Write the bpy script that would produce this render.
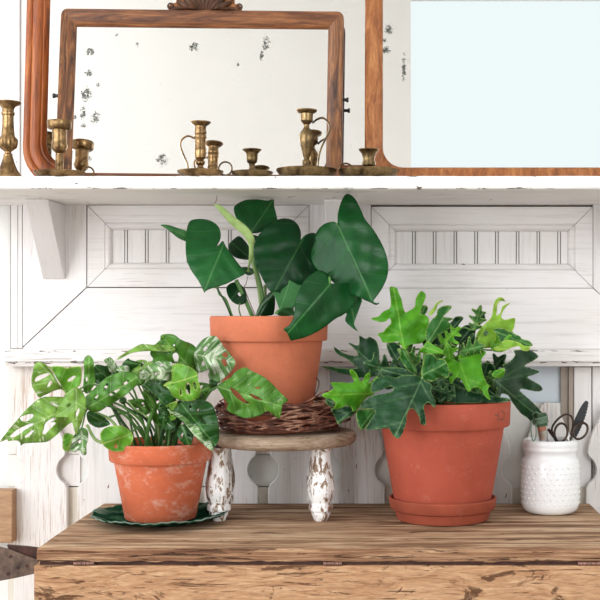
import bpy, bmesh, math, random
from mathutils import Vector, Matrix, noise as mnoise
from mathutils.geometry import delaunay_2d_cdt
for o in list(bpy.data.objects): bpy.data.objects.remove(o)
SC = bpy.context.scene
C = SC.collection
R = random.Random(7)
# ---------------------------------------------------------------- camera, world, light, exposure
ZC = 1.0315                      # eye height; the camera stands at the world origin in x and y and looks along +y
F, VX, VY = 1200.0, 390.0, 315.0 # focal length in pixels, vanishing point
cam = bpy.data.cameras.new('camera'); co = bpy.data.objects.new('camera', cam); C.objects.link(co)
co.location = (0, 0, ZC); co.rotation_euler = (math.radians(90), 0, 0)
cam.sensor_width = 36; cam.lens = 72; cam.shift_x = -0.15; cam.shift_y = 0.025
cam.clip_start = 0.05
SC.camera = co
SC.view_settings.view_transform = 'Standard'; SC.view_settings.look = 'None'
SC.view_settings.gamma = 1.0; SC.view_settings.use_curve_mapping = False
SC.view_settings.exposure = 0.07
w = bpy.data.worlds.new('daylight_sky'); SC.world = w; w.use_nodes = True
bg = w.node_tree.nodes['Background']; bg.inputs[0].default_value = (0.86, 0.955, 0.98, 1); bg.inputs[1].default_value = 1.0
def area(name, loc, rot, sx, sy, power, col=(1, 1, 1)):
    l = bpy.data.lights.new(name, 'AREA'); l.shape = 'RECTANGLE'; l.size = sx; l.size_y = sy; l.energy = power; l.color = col
    o = bpy.data.objects.new(name, l); C.objects.link(o); o.location = loc; o.rotation_euler = rot
    return o
RX0, RX1, RY0, RY1, RZ1 = -2.3, 2.4, -1.3, 1.835, 3.1
area('window_daylight_left', (RX0 - 0.12, 0.15, 1.75), (0, math.radians(-90), 0), 2.2, 2.3, 47, (0.955, 0.965, 1.0))
area('added_light_rear_left', (-1.88, RY0 - 0.12, 1.7), (math.radians(90), 0, 0), 0.8, 2.2, 48, (0.96, 0.97, 1.0))  # added lamp for frontal light from the left, outside the mirrors' view
area('added_light_rear_right', (1.70, RY0 - 0.12, 1.7), (math.radians(90), 0, 0), 0.9, 2.2, 32, (0.96, 0.97, 1.0))  # added lamp for frontal light from the right, outside the mirrors' view

# ---------------------------------------------------------------- helpers
def px(x, y, D): return Vector(((x - VX) * D / F, D, ZC + (VY - y) * D / F))
def srgb(r, g, b):
    f = lambda c: (c / 255 / 12.92) if c / 255 <= 0.04045 else ((c / 255 + 0.055) / 1.055) ** 2.4
    return (f(r), f(g), f(b), 1)
def tag(o, label=None, cat=None, group=None, kind=None):
    if label: o['label'] = label
    if cat: o['category'] = cat
    if group: o['group'] = group
    if kind: o['kind'] = kind
    return o
def thing(name, loc, label, cat, group=None, rot=(0, 0, 0)):
    o = bpy.data.objects.new(name, None); C.objects.link(o); o.location = loc; o.rotation_euler = rot
    o.empty_display_size = 0.02
    return tag(o, label, cat, group)
class MB:
    def __init__(s): s.v = []; s.f = []; s.uv = None
    def add(s, vs, fs):
        n = len(s.v); s.v += [Vector(v) for v in vs]; s.f += [tuple(i + n for i in f) for f in fs]; return s
    def box(s, a, b):
        (x0, y0, z0), (x1, y1, z1) = a, b
        return s.add([(x0,y0,z0),(x1,y0,z0),(x1,y1,z0),(x0,y1,z0),(x0,y0,z1),(x1,y0,z1),(x1,y1,z1),(x0,y1,z1)],
              [(0,3,2,1),(4,5,6,7),(0,1,5,4),(1,2,6,5),(2,3,7,6),(3,0,4,7)])
    def prism_y(s, pts, y0, y1):            # pts in (x, z), front y0, back y1
        n = len(pts)
        ar = sum(pts[i][0] * pts[(i+1) % n][1] - pts[(i+1) % n][0] * pts[i][1] for i in range(n))
        if ar < 0: pts = pts[::-1]
        return s.add([(x, y0, z) for x, z in pts] + [(x, y1, z) for x, z in pts],
              [tuple(range(n)), tuple(range(2*n-1, n-1, -1))] + [(i, i+n, (i+1) % n + n, (i+1) % n) for i in range(n)])
    def lathe(s, prof, c, n=48, mod=None, axis=None):
        base = len(s.v); m = len(prof)
        for j in range(n):
            a = 2 * math.pi * j / n
            for r, z in prof:
                k = mod(a, r, z) if mod else 1.0
                v = Vector((r * k * math.cos(a), r * k * math.sin(a), z))
                if axis: v = axis @ v
                s.v.append(Vector(c) + v)
        for j in range(n):
            for i in range(m - 1):
                a, b = base + j*m + i, base + ((j+1) % n)*m + i
                s.f.append((a, b, b + 1, a + 1))
        return s
    def tube(s, pts, rad, n=8, smooth=4, closed=False, flat=1.0):
        pts = [Vector(p) for p in pts]
        if smooth > 1: pts = crom(pts, smooth, closed)
        m = len(pts); T = []
        for i in range(m):
            a = pts[(i-1) % m] if closed else pts[max(i-1, 0)]
            b = pts[(i+1) % m] if closed else pts[min(i+1, m-1)]
            T.append((b - a).normalized())
        up = Vector((0, 1, 0)) if abs(T[0].y) < 0.9 else Vector((1, 0, 0))
        N = (up - T[0] * up.dot(T[0])).normalized(); base = len(s.v)
        for i in range(m):
            N = (N - T[i] * N.dot(T[i])).normalized(); B = T[i].cross(N)
            t = i / max(m - 1, 1)
            r = rad(t) if callable(rad) else rad
            for k in range(n):
                a = 2 * math.pi * k / n
                s.v.append(pts[i] + (N * math.cos(a) * flat + B * math.sin(a)) * r)
        for i in range(m if closed else m - 1):
            for k in range(n):
                a = base + i*n; b = base + ((i+1) % m)*n
                s.f.append((a + k, a + (k+1) % n, b + (k+1) % n, b + k))
        if not closed:
            s.f.append(tuple(base + k for k in range(n))[::-1]); s.f.append(tuple(base + (m-1)*n + k for k in range(n)))
        return s
    def build(s, name, mat, parent=None, org=None, bevel=0, sharp=35, label=None, seg=2, loc=None):
        """vertices are world positions; org = world position of the thing's origin"""
        me = bpy.data.meshes.new(name)
        o3 = Vector(org) if org is not None else Vector((0, 0, 0))
        me.from_pydata([v - o3 for v in s.v], [], s.f); me.validate()
        bm = bmesh.new(); bm.from_mesh(me)
        bmesh.ops.remove_doubles(bm, verts=bm.verts, dist=1e-6)
        bmesh.ops.recalc_face_normals(bm, faces=bm.faces); bm.to_mesh(me); bm.free()
        me.shade_smooth(); me.set_sharp_from_angle(angle=math.radians(sharp))
        if mat: me.materials.append(mat)
        ob = bpy.data.objects.new(name, me); C.objects.link(ob)
        if parent: ob.parent = parent
        elif org is not None: ob.location = o3
        if bevel:
            b = ob.modifiers.new('bevel', 'BEVEL'); b.width = bevel; b.segments = seg; b.limit_method = 'ANGLE'; b.angle_limit = math.radians(30)
            b.harden_normals = False
        if label: ob['label'] = label
        return ob
def crom(P, k, closed=False):
    n = len(P); out = []
    if n < 3 and not closed:
        return [P[0].lerp(P[-1], i / (k)) for i in range(k + 1)]
    rng = range(n) if closed else range(n - 1)
    for i in rng:
        p1, p2 = P[i], P[(i+1) % n]
        p0 = P[(i-1) % n] if closed or i > 0 else p1 * 2 - p2
        p3 = P[(i+2) % n] if closed or i + 2 < n else p2 * 2 - p1
        for j in range(k):
            t = j / k
            out.append(0.5 * ((2*p1) + (p2 - p0)*t + (2*p0 - 5*p1 + 4*p2 - p3)*t*t + (3*p1 - p0 - 3*p2 + p3)*t*t*t))
    if not closed: out.append(P[-1].copy())
    return out

# ---------------------------------------------------------------- materials
class NT:
    def __init__(s, name):
        s.m = bpy.data.materials.new(name); s.m.use_nodes = True; s.t = s.m.node_tree; s.n = s.t.nodes
        s.b = s.n['Principled BSDF']; s.out = s.n['Material Output']
        s.tc = s.n.new('ShaderNodeTexCoord')
    def link(s, a, b): s.t.links.new(a, b)
    def noise(s, scale=(1,1,1), sc=5, det=4, rough=0.6, dist=0, coord='Object', loc=(0,0,0)):
        mp = s.n.new('ShaderNodeMapping'); mp.inputs['Scale'].default_value = scale; mp.inputs['Location'].default_value = loc
        s.link(s.tc.outputs[coord], mp.inputs[0])
        t = s.n.new('ShaderNodeTexNoise'); t.inputs['Scale'].default_value = sc; t.inputs['Detail'].default_value = det
        t.inputs['Roughness'].default_value = rough; t.inputs['Distortion'].default_value = dist
        s.link(mp.outputs[0], t.inputs['Vector']); return t.outputs['Fac']
    def ramp(s, fac, stops, interp='LINEAR'):
        r = s.n.new('ShaderNodeValToRGB'); cr = r.color_ramp; cr.interpolation = interp
        while len(cr.elements) < len(stops): cr.elements.new(0.5)
        for e, (p, c) in zip(cr.elements, stops):
            e.position = p; e.color = c if not isinstance(c, (int, float)) else (c, c, c, 1)
        s.link(fac, r.inputs[0]); return r.outputs[0]
    def mix(s, fac, a, b):
        m = s.n.new('ShaderNodeMix'); m.data_type = 'RGBA'
        for sock, v in ((m.inputs[0], fac), (m.inputs[6], a), (m.inputs[7], b)):
            if hasattr(v, 'is_linked'): s.link(v, sock)
            else: sock.default_value = v
        return m.outputs[2]
    def math(s, op, a, b=None, c=None, clamp=False):
        m = s.n.new('ShaderNodeMath'); m.operation = op; m.use_clamp = clamp
        for i, v in enumerate((a, b, c)):
            if v is None: continue
            if hasattr(v, 'is_linked'): s.link(v, m.inputs[i])
            else: m.inputs[i].default_value = v
        return m.outputs[0]
    def bump(s, h, strength=0.3, dist=0.001, prev=None):
        b = s.n.new('ShaderNodeBump'); b.inputs['Strength'].default_value = strength; b.inputs['Distance'].default_value = dist
        s.link(h, b.inputs['Height'])
        if prev is not None: s.link(prev, b.inputs['Normal'])
        s.link(b.outputs[0], s.b.inputs['Normal']); return b.outputs[0]
    def set(s, color=None, rough=None, metal=None, spec=None):
        for k, v in (('Base Color', color), ('Roughness', rough), ('Metallic', metal), ('Specular IOR Level', spec)):
            if v is None: continue
            if hasattr(v, 'is_linked'): s.link(v, s.b.inputs[k])
            else: s.b.inputs[k].default_value = v
        return s.m
def painted(name, axis, base, streak=0.5, chips=0.5, under=(120, 95, 78), seed=0, mark=0.5, edges=(), edge_y=0):
    """old white paint over wood, grain along axis ('x' or 'z')"""
    s = NT(name)
    sc = (2.2, 8, 60) if axis == 'x' else (60, 8, 2.2)
    g = s.noise(sc, 3, 6, 0.65, 0.4, loc=(seed, seed * .7, 0))
    c = s.ramp(g, [(0.25, srgb(*[int(v * (1 - 0.14 * streak)) for v in base])), (0.48, srgb(*base)), (1, srgb(*[min(255, v + 3) for v in base]))])
    d = s.noise((1, 1, 1), 11, 3, 0.5, loc=(0, seed, 3))
    c = s.mix(s.ramp(d, [(0.4, 0), (0.75, 0.45 * streak)]), c, srgb(int(base[0]*.95), int(base[1]*.92), int(base[2]*.88)))
    # worn streaks down to bare wood
    k = s.noise(tuple(v * 1.0 for v in sc), 5.5, 4, 0.7, 0.2, loc=(seed + 5, 0, 1)); big = s.noise((1,1,1), 6, 2, 0.5, loc=(seed, 2, 5))
    wear = s.math('MULTIPLY', s.ramp(k, [(0.62 - 0.08*mark, 0), (0.68 - .07*mark, 1)]), s.ramp(big, [(0.42, 0), (0.58, 0.7 * mark)]))
    c = s.mix(wear, c, srgb(*under))
    # small chips
    v = s.noise((30, 20, 60) if axis == 'x' else (60, 20, 30), 1.3, 3, 0.6, 0.3, loc=(3, seed, 9))
    ch = s.ramp(v, [(0.735 - 0.03*chips, 0), (0.75 - 0.03*chips, 1)])
    c = s.mix(ch, c, srgb(int(under[0]*.75), int(under[1]*.72), int(under[2]*.7)))
    if edges:                                    # paint knocked off along the long edges
        spx = s.n.new('ShaderNodeSeparateXYZ'); s.link(s.tc.outputs['Object'], spx.inputs[0])
        en = s.noise((9, 3, 40), 3.2, 5, 0.7, 0.6, loc=(seed, 7, 2)); em = None
        for z0, wd in edges:
            e = s.math('SUBTRACT', 1.0, s.math('DIVIDE', s.math('ABSOLUTE', s.math('SUBTRACT', spx.outputs[2], z0)), wd), clamp=True)
            em = e if em is None else s.math('MAXIMUM', em, e)
        ee = s.ramp(s.math('ADD', en, s.math('MULTIPLY', em, 0.16)), [(0.68, 0), (0.70, 1)])
        ee = s.math('MULTIPLY', s.math('MULTIPLY', ee, s.ramp(em, [(0, 0), (0.1, 0.9)])), s.math('LESS_THAN', spx.outputs[1], edge_y))
        c = s.mix(ee, c, srgb(88, 76, 68)); ch = s.math('MAXIMUM', ch, ee)
    s.bump(s.math('SUBTRACT', g, s.math('MULTIPLY', ch, 0.8)), 0.25, 0.0012)
    return s.set(c, 0.55)
def plain(name, c, rough=0.6, metal=0, spec=None, noise=0.0, bump=0.0, nsc=25):
    s = NT(name)
    if noise:
        n = s.noise((1,1,1), nsc, 4); col = s.ramp(n, [(0.3, srgb(*[int(v*(1-noise)) for v in c])), (0.7, srgb(*[min(255, int(v*(1+noise*.4))) for v in c]))])
        if bump: s.bump(n, bump, 0.001)
    else: col = srgb(*c)
    return s.set(col, rough, metal, spec)
def wood(name, stops, scale=(3, 20, 20), sc=4, rough=0.55, bump=0.3, dist=1.0, dark=None, spec=0.3, darksc=(8, 40, 40), dth=0.62, seed=0, coord='Object', scratch=0):
    s = NT(name)
    g = s.noise(scale, sc, 8, 0.65, dist, coord, (seed, seed, seed))
    c = s.ramp(g, stops)
    f = s.noise(tuple(v * 6 for v in scale), sc, 3, 0.6, 0, coord)
    c = s.mix(s.ramp(f, [(0.35, 0.35), (0.6, 0)]), c, (stops[0][1][0]*.7, stops[0][1][1]*.7, stops[0][1][2]*.7, 1))
    if dark:
        d = s.noise(darksc, 1.0, 5, 0.7, 1.5, coord, (seed + 2, 1, 4))
        c = s.mix(s.ramp(d, [(dth, 0), (dth + 0.05, 0.85)]), c, dark)
        g = s.math('SUBTRACT', g, s.math('MULTIPLY', s.ramp(d, [(dth, 0), (dth + .05, 1)]), 0.7))
    if scratch:
        for rot, lc in ((0.5, 2), (-0.6, 6), (1.1, 11)):
            mp = s.n.new('ShaderNodeMapping'); mp.inputs['Rotation'].default_value = (0, rot, 0); mp.inputs['Scale'].default_value = (14, 10, 190); mp.inputs['Location'].default_value = (lc, 0, lc)
            s.link(s.tc.outputs[coord], mp.inputs[0]); t = s.n.new('ShaderNodeTexNoise'); t.inputs['Scale'].default_value = 1.6; t.inputs['Detail'].default_value = 3; s.link(mp.outputs[0], t.inputs['Vector'])
            c = s.mix(s.ramp(t.outputs['Fac'], [(0.665, 0), (0.69, scratch)]), c, dark)
    s.bump(s.math('ADD', g, s.math('MULTIPLY', f, 0.3)), bump, 0.002)
    return s.set(c, rough, 0, spec)
def terracotta(name, base, bloom=0.4, dark=0.3, seed=0):
    s = NT(name)
    a = s.noise((1, 1, 1), 12, 5, 0.6, 0.4, loc=(seed, 0, 0))
    c = s.ramp(a, [(0.3, srgb(*[int(v * (1 - 0.16*dark*2)) for v in base])), (0.55, srgb(*base)), (0.8, srgb(min(255, base[0]+10), base[1]+12, base[2]+10))])
    b = s.noise((1, 1, 1.6), 38, 7, 0.8, 0.3, loc=(seed + 4, 2, 0))
    c = s.mix(s.ramp(b, [(0.60 - .1*bloom, 0), (0.8 - .1*bloom, 0.6 * bloom + .1)]), c, srgb(225, 200, 185))
    g = s.noise((1,1,1), 240, 3, 0.6)
    c = s.mix(s.ramp(g, [(0.62, 0), (0.75, 0.35)]), c, srgb(int(base[0]*.7), int(base[1]*.6), int(base[2]*.6)))
    s.bump(s.math('ADD', s.math('MULTIPLY', g, .35), b), 0.12, 0.001)
    return s.set(c, 0.8, 0, 0.25)
def leafmat(name, base, light, vein, varieg=0.0, pan_amt=0.35, bumps=0.35, vcol=(232, 238, 205), rough=0.35, space=0.11, vw=0.03, edge=None, trans=0.18, veinmix=0.45, back=None, midw=.005, midmix=.6, specl=.24):
    """uv.x = signed distance from the midrib in pixels/100, uv.y = distance along it /100"""
    s = NT(name)
    sp = s.n.new('ShaderNodeSeparateXYZ'); s.link(s.tc.outputs['UV'], sp.inputs[0])
    ax = s.math('ABSOLUTE', sp.outputs[0]); ty = sp.outputs[1]
    mid = s.ramp(ax, [(0, 1), (midw, 0.9), (midw * 2, 0)])
    ph = s.math('SUBTRACT', ty, s.math('MULTIPLY', ax, 0.75))
    ph = s.math('ADD', ph, s.math('MULTIPLY', s.math('POWER', ax, 2.0), 0.6))
    fr = s.math('FRACT', s.math('DIVIDE', s.math('ADD', ph, 10), space))
    tri = s.math('ABSOLUTE', s.math('SUBTRACT', fr, 0.5))
    lat = s.ramp(tri, [(0, 1), (vw, 0.7), (vw * 2.4, 0)])
    n = s.noise((1, 1, 1), 18, 4, 0.6, 0.5)
    c = s.ramp(n, [(0.3, srgb(*base)), (0.72, srgb(*light))])
    pan = s.ramp(tri, [(0.05, 0.0), (0.5, pan_amt)])
    c = s.mix(pan, c, srgb(*light))
    if varieg:
        mp = s.n.new('ShaderNodeMapping'); mp.inputs['Scale'].default_value = (5, 5, 1)
        cmb = s.n.new('ShaderNodeCombineXYZ'); s.link(s.math('MULTIPLY', ax, 1.0), cmb.inputs[0]); s.link(s.math('MULTIPLY', ph, 3.4), cmb.inputs[1])
        s.link(sp.outputs[0], cmb.inputs[2])
        s.link(cmb.outputs[0], mp.inputs[0])
        t = s.n.new('ShaderNodeTexNoise'); t.inputs['Scale'].default_value = 1.6; t.inputs['Detail'].default_value = 5; t.inputs['Roughness'].default_value = .65
        oi = s.n.new('ShaderNodeObjectInfo'); s.link(mp.outputs[0], t.inputs['Vector'])
        t.noise_dimensions = '4D'; s.link(s.math('MULTIPLY', oi.outputs['Random'], 17), t.inputs['W'])
        f = s.ramp(t.outputs['Fac'], [(0.66 - 0.16 * varieg, 0), (0.71 - 0.16 * varieg, 0.9)])
        c = s.mix(f, c, srgb(*vcol))
    c = s.mix(s.math('MULTIPLY', lat, veinmix), c, srgb(*vein))
    c = s.mix(s.math('MULTIPLY', mid, midmix), c, srgb(*vein))
    va = s.n.new('ShaderNodeAttribute'); va.attribute_name = 'vein'
    c = s.mix(s.math('MULTIPLY', va.outputs['Fac'], midmix * .8), c, srgb(*vein))
    n2 = s.noise((1, 1, 1), 70, 3, .6); c = s.mix(s.ramp(n2, [(0.35, .3), (.55, 0)]), c, srgb(*[int(v * .72) for v in base]))
    if edge:
        at = s.n.new('ShaderNodeAttribute'); at.attribute_name = 'rim'
        c = s.mix(s.math('MULTIPLY', at.outputs['Fac'], 0.75), c, srgb(*edge))
    if back:
        geo = s.n.new('ShaderNodeNewGeometry'); c = s.mix(geo.outputs['Backfacing'], c, srgb(*back))
    s.bump(s.math('SUBTRACT', s.math('MULTIPLY', tri, 1.2), s.math('ADD', s.math('MULTIPLY', mid, 1.0), lat)), bumps, 0.0016)
    s.set(c, rough, 0, specl)
    tr = s.n.new('ShaderNodeBsdfTranslucent'); s.link(c, tr.inputs[0])
    mx = s.n.new('ShaderNodeMixShader'); mx.inputs[0].default_value = trans
    s.link(s.b.outputs[0], mx.inputs[1]); s.link(tr.outputs[0], mx.inputs[2]); s.link(mx.outputs[0], s.out.inputs[0])
    return s.m
def mirror_mat(name, spots, seed=0, fine=0.5):
    """silvered glass with foxing; spots = (x, z, rx, rz) in the mirror's own coordinates"""
    s = NT(name); sp = s.n.new('ShaderNodeSeparateXYZ'); s.link(s.tc.outputs['Object'], sp.inputs[0])
    n1 = s.noise((1, 1, 1), 210, 6, 0.85, 0.9, loc=(seed, 0, 0)); n2 = s.noise((1, 1, 1), 330, 4, 0.7, loc=(seed, 3, 1))
    tot = None
    for x, z, rx, rz in spots:
        a = s.math('DIVIDE', s.math('SUBTRACT', sp.outputs[0], x), rx); b = s.math('DIVIDE', s.math('SUBTRACT', sp.outputs[2], z), rz)
        d = s.math('ADD', s.math('MULTIPLY', a, a), s.math('MULTIPLY', b, b))
        e = s.math('SUBTRACT', 1.0, d, clamp=True)
        tot = e if tot is None else s.math('MAXIMUM', tot, e)
    sm = s.noise((1, 1, 1), 9, 2, 0.5, loc=(seed + 3, 0, 2))
    fl = s.math('MULTIPLY', s.ramp(n2, [(0.70 - 0.02*fine, 0), (0.715 - .02*fine, 1)]), s.ramp(sm, [(0.45, 0), (0.6, 0.8)]))
    if tot is not None:
        msk = s.math('ADD', s.math('MULTIPLY', tot, 0.20), s.math('SUBTRACT', n1, 0.5))
        msk = s.math('MULTIPLY', s.ramp(msk, [(0.135, 0), (0.16, 1)]), s.ramp(tot, [(0.0, 0), (0.05, 1)]))
        fl = s.math('MAXIMUM', fl, msk)
    c = s.mix(fl, (0.955, 0.95, 0.935, 1), s.ramp(n2, [(0.4, srgb(36, 40, 40)), (0.62, srgb(104, 104, 92))]))
    s.set(c, s.math('MULTIPLY', fl, 0.6), s.math('SUBTRACT', 1.0, s.math('MULTIPLY', fl, 0.7)))
    return s.m

M = {}
M['wall'] = plain('white_wall', (244, 243, 240), 0.8, noise=0.02, nsc=3)
M['room'] = plain('room_wall', (226, 224, 220), 0.9, noise=0.015, nsc=2)
M['floor'] = wood('floor_boards', [(0.2, srgb(140, 126, 112)), (0.8, srgb(176, 162, 148))], (20, 2, 20))
M['paint_x'] = painted('white_paint_x', 'x', (240, 236, 235), 0.7, 0.4, seed=1, mark=0.35)
M['paint_z'] = painted('white_paint_z', 'z', (239, 235, 234), 0.7, 0.3, seed=4, mark=0.35)
M['paint_shelf'] = painted('white_paint_shelf', 'x', (245, 243, 240), 0.5, 0.9, seed=8, mark=0.5, edges=((.2469, .0034), (.2641, .0016)), edge_y=-.2292)
M['paint_ledge'] = painted('white_paint_ledge', 'x', (240, 236, 234), 0.6, 0.9, seed=9, mark=0.7, edges=((.0090, .0040), (.0262, .0030)), edge_y=-.02)
M['paint_picket'] = painted('white_paint_picket', 'z', (236, 234, 233), 0.9, 0.7, under=(176, 140, 118), seed=12, mark=1.0)
M['paint_worn'] = painted('white_paint_worn', 'z', (234, 229, 224), 1.2, 0.5, under=(190, 165, 148), seed=15, mark=1.3)
M['bracket'] = painted('bracket_paint', 'z', (231, 227, 226), 0.4, 0.3, seed=20, mark=0.2)
M['blue'] = plain('pale_blue_board', (222, 231, 238), 0.8, noise=0.05, nsc=8)
M['greige'] = plain('greige_board', (232, 231, 226), 0.8, noise=0.06, nsc=10)
M['cream'] = plain('cream_board', (232, 224, 210), 0.8, noise=0.06, nsc=10)
M['post'] = plain('taupe_post', (172, 158, 146), 0.8, noise=0.08, nsc=14)
M['gap'] = plain('dark_gap', (120, 108, 96), 0.9, noise=0.15, nsc=60)
M['bare'] = wood('bare_board', [(0.25, srgb(150, 110, 80)), (0.75, srgb(200, 165, 130))], (3, 20, 24), dark=srgb(110, 75, 50), dth=.68)
M['chest_top'] = wood('weathered_top', [(0.30, srgb(92, 66, 50)), (0.43, srgb(146, 112, 86)), (0.54, srgb(194, 160, 128)), (0.66, srgb(222, 196, 166))], (1.4, 15, 20), 4, 0.8, 0.7, 0.8,
                      dark=srgb(70, 48, 36), darksc=(7, 70, 60), dth=0.60, seed=3, spec=.15)
M['chest_edge'] = wood('weathered_edge', [(0.3, srgb(86, 56, 42)), (0.48, srgb(150, 110, 82)), (0.66, srgb(206, 168, 132))], (2.2, 14, 70), 4, 0.8, 0.8, 1.0,
                      dark=srgb(54, 32, 28), darksc=(9, 50, 110), dth=0.57, seed=6, spec=.15)
M['chest_body'] = wood('scarred_board', [(0.30, srgb(140, 100, 72)), (0.44, srgb(186, 142, 106)), (0.68, srgb(214, 176, 138))], (3.5, 9, 22), 4, 0.75, 0.7, 1.6,
                      dark=srgb(84, 54, 38), darksc=(11, 40, 34), dth=0.565, seed=9, scratch=.8, spec=.15)
M['rust'] = plain('rusty_iron', (112, 92, 80), 0.7, 0.5, noise=0.35, bump=.4, nsc=90)
M['darkbrown'] = plain('dark_brown', (74, 46, 38), 0.7, 0.3, noise=0.35, bump=.4, nsc=90)  # dark brown; on the lid gap strip it is painted shade
M['hinge'] = plain('worn_hinge', (150, 112, 100), 0.5, 0.5, noise=0.35, bump=.4, nsc=90)
M['oakA'] = wood('orange_oak', [(0.25, srgb(84, 38, 14)), (0.5, srgb(164, 84, 30)), (0.75, srgb(206, 128, 62))], (16, 16, 1.6), 4, 0.4, 0.2, 1.2, spec=0.45)
M['oakB'] = wood('dark_oak', [(0.34, srgb(52, 28, 14)), (0.48, srgb(112, 68, 36)), (0.64, srgb(160, 106, 62))], (16, 16, 2.2), 4, 0.4, 0.25, 2.6, spec=0.4)
M['oakBx'] = wood('dark_oak_rail', [(0.34, srgb(54, 28, 14)), (0.48, srgb(110, 64, 34)), (0.64, srgb(156, 100, 58))], (1.8, 16, 20), 4, 0.4, 0.25, 1.6, spec=0.4)
M['oakC'] = wood('golden_oak', [(0.3, srgb(100, 54, 24)), (0.5, srgb(156, 94, 48)), (0.72, srgb(194, 134, 80))], (26, 20, 5), 4, 0.45, 0.2, 0.8, spec=0.4)
M['brass'] = None
def brass(name, c, dk, rough):
    s = NT(name); n = s.noise((1,1,1), 60, 5, .65, .4)
    s.bump(n, 0.15, 0.0006)
    return s.set(s.ramp(n, [(0.35, srgb(*dk)), (0.62, srgb(*c))]), s.ramp(n, [(0.3, rough + .2), (0.7, rough)]), 0.92)
M['brass'] = brass('old_brass', (168, 136, 94), (76, 55, 34), 0.24)
M['brass_dark'] = brass('tarnished_brass', (148, 124, 86), (66, 52, 34), 0.26)
M['tc_center'] = terracotta('terracotta_smooth', (208, 120, 87), 0.15, 0.3, 1)
M['tc_right'] = terracotta('terracotta_red', (176, 84, 64), 0.2, 0.35, 4)
M['tc_left'] = terracotta('terracotta_chalky', (203, 106, 72), 0.9, 0.4, 9)
M['tc_saucer'] = terracotta('terracotta_saucer', (162, 80, 58), 0.1, 0.5, 12)
M['soil'] = plain('potting_soil', (52, 38, 30), 0.95, noise=0.5, bump=1.0, nsc=160)
def milk():
    s = NT('milk_glass'); s.b.inputs['Subsurface Weight'].default_value = 0.25; s.b.inputs['Subsurface Radius'].default_value = (.01, .01, .01)
    return s.set(srgb(244, 245, 246), 0.18, 0, 0.5)
M['milk'] = milk()
def plate_mat():
    s = NT('green_glaze'); n = s.noise((1,1,1), 45, 4); e = s.noise((1,1,1), 140, 3)
    c = s.ramp(n, [(0.3, srgb(14, 42, 30)), (0.55, srgb(32, 68, 50)), (0.75, srgb(84, 116, 92))])
    at = s.n.new('ShaderNodeAttribute'); at.attribute_name = 'rim'
    c = s.mix(s.math('MULTIPLY', at.outputs['Fac'], 0.4), c, srgb(170, 190, 175))
    s.bump(e, 0.1, 0.001)
    return s.set(c, 0.5, 0, 0.0)
M['plate'] = plate_mat()
M['stand_top'] = wood('grey_washed_wood', [(0.3, srgb(128, 104, 84)), (0.5, srgb(170, 148, 126)), (0.75, srgb(206, 190, 170))], (3, 12, 40), 4, 0.8, 0.5, 1.0,
                      dark=srgb(112, 84, 62), darksc=(25, 30, 120), dth=0.6)
def legmat():
    s = NT('peeling_whitewash'); n = s.noise((2.2, 2.2, 0.9), 55, 5, 0.72, 0.5)
    c = s.ramp(n, [(0.41, srgb(126, 98, 76)), (0.455, srgb(170, 148, 128)), (0.49, srgb(244, 243, 242))])
    s.bump(n, 0.6, 0.0015)
    return s.set(c, 0.5)
M['leg'] = legmat()
def twigmat():
    s = NT('twig_bark'); oi = s.noise((1,1,1), 60, 4, .6)
    return s.set(s.ramp(oi, [(0.32, srgb(56, 30, 24)), (0.5, srgb(118, 70, 54)), (0.66, srgb(186, 142, 118))]), 0.6)
M['twig'] = twigmat()
M['black'] = plain('black_plastic', (34, 34, 38), 0.35, noise=.1)
M['bronze'] = plain('dark_bronze', (78, 64, 56), 0.3, 0.8, noise=.2)
M['steel'] = plain('scratched_steel', (222, 220, 216), 0.3, 0.9, noise=.1)
M['wire'] = plain('green_wire', (104, 134, 108), 0.4, noise=.2)
M['copper'] = plain('copper_collar', (176, 112, 84), 0.5, noise=.1)
M['stem'] = plain('green_stem', (92, 138, 66), 0.4, noise=.12, nsc=40)
M['stem_dark'] = plain('dark_stem', (40, 78, 36), 0.4, noise=.15, nsc=40)
M['stem_pale'] = plain('pale_stem', (150, 180, 112), 0.4, noise=.1, nsc=40)
M['tendril'] = plain('dry_tendril', (120, 82, 56), 0.6)
# monstera
mk_ = dict(space=0.26, vw=0.008, veinmix=0.22, pan_amt=0.10, bumps=0.25, midmix=.5)
M['mon'] = leafmat('monstera_leaf', (8, 58, 22), (22, 88, 36), (84, 140, 76), rough=0.34, trans=0.05, **mk_)
M['mon_dark'] = leafmat('monstera_leaf_dark', (6, 44, 18), (14, 66, 28), (60, 112, 56), rough=0.34, trans=0.05, **mk_)
M['mon_mid'] = leafmat('monstera_leaf_mid', (18, 72, 32), (34, 98, 44), (96, 142, 84), rough=0.42, trans=0.06, **mk_)
M['mon_back'] = leafmat('monstera_leaf_back', (44, 98, 50), (62, 118, 64), (92, 142, 84), rough=0.55, trans=0.1, **mk_)
M['mon_new'] = leafmat('monstera_new_leaf', (146, 184, 92), (170, 202, 114), (196, 220, 150), rough=0.4, trans=0.25, pan_amt=.1)
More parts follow.
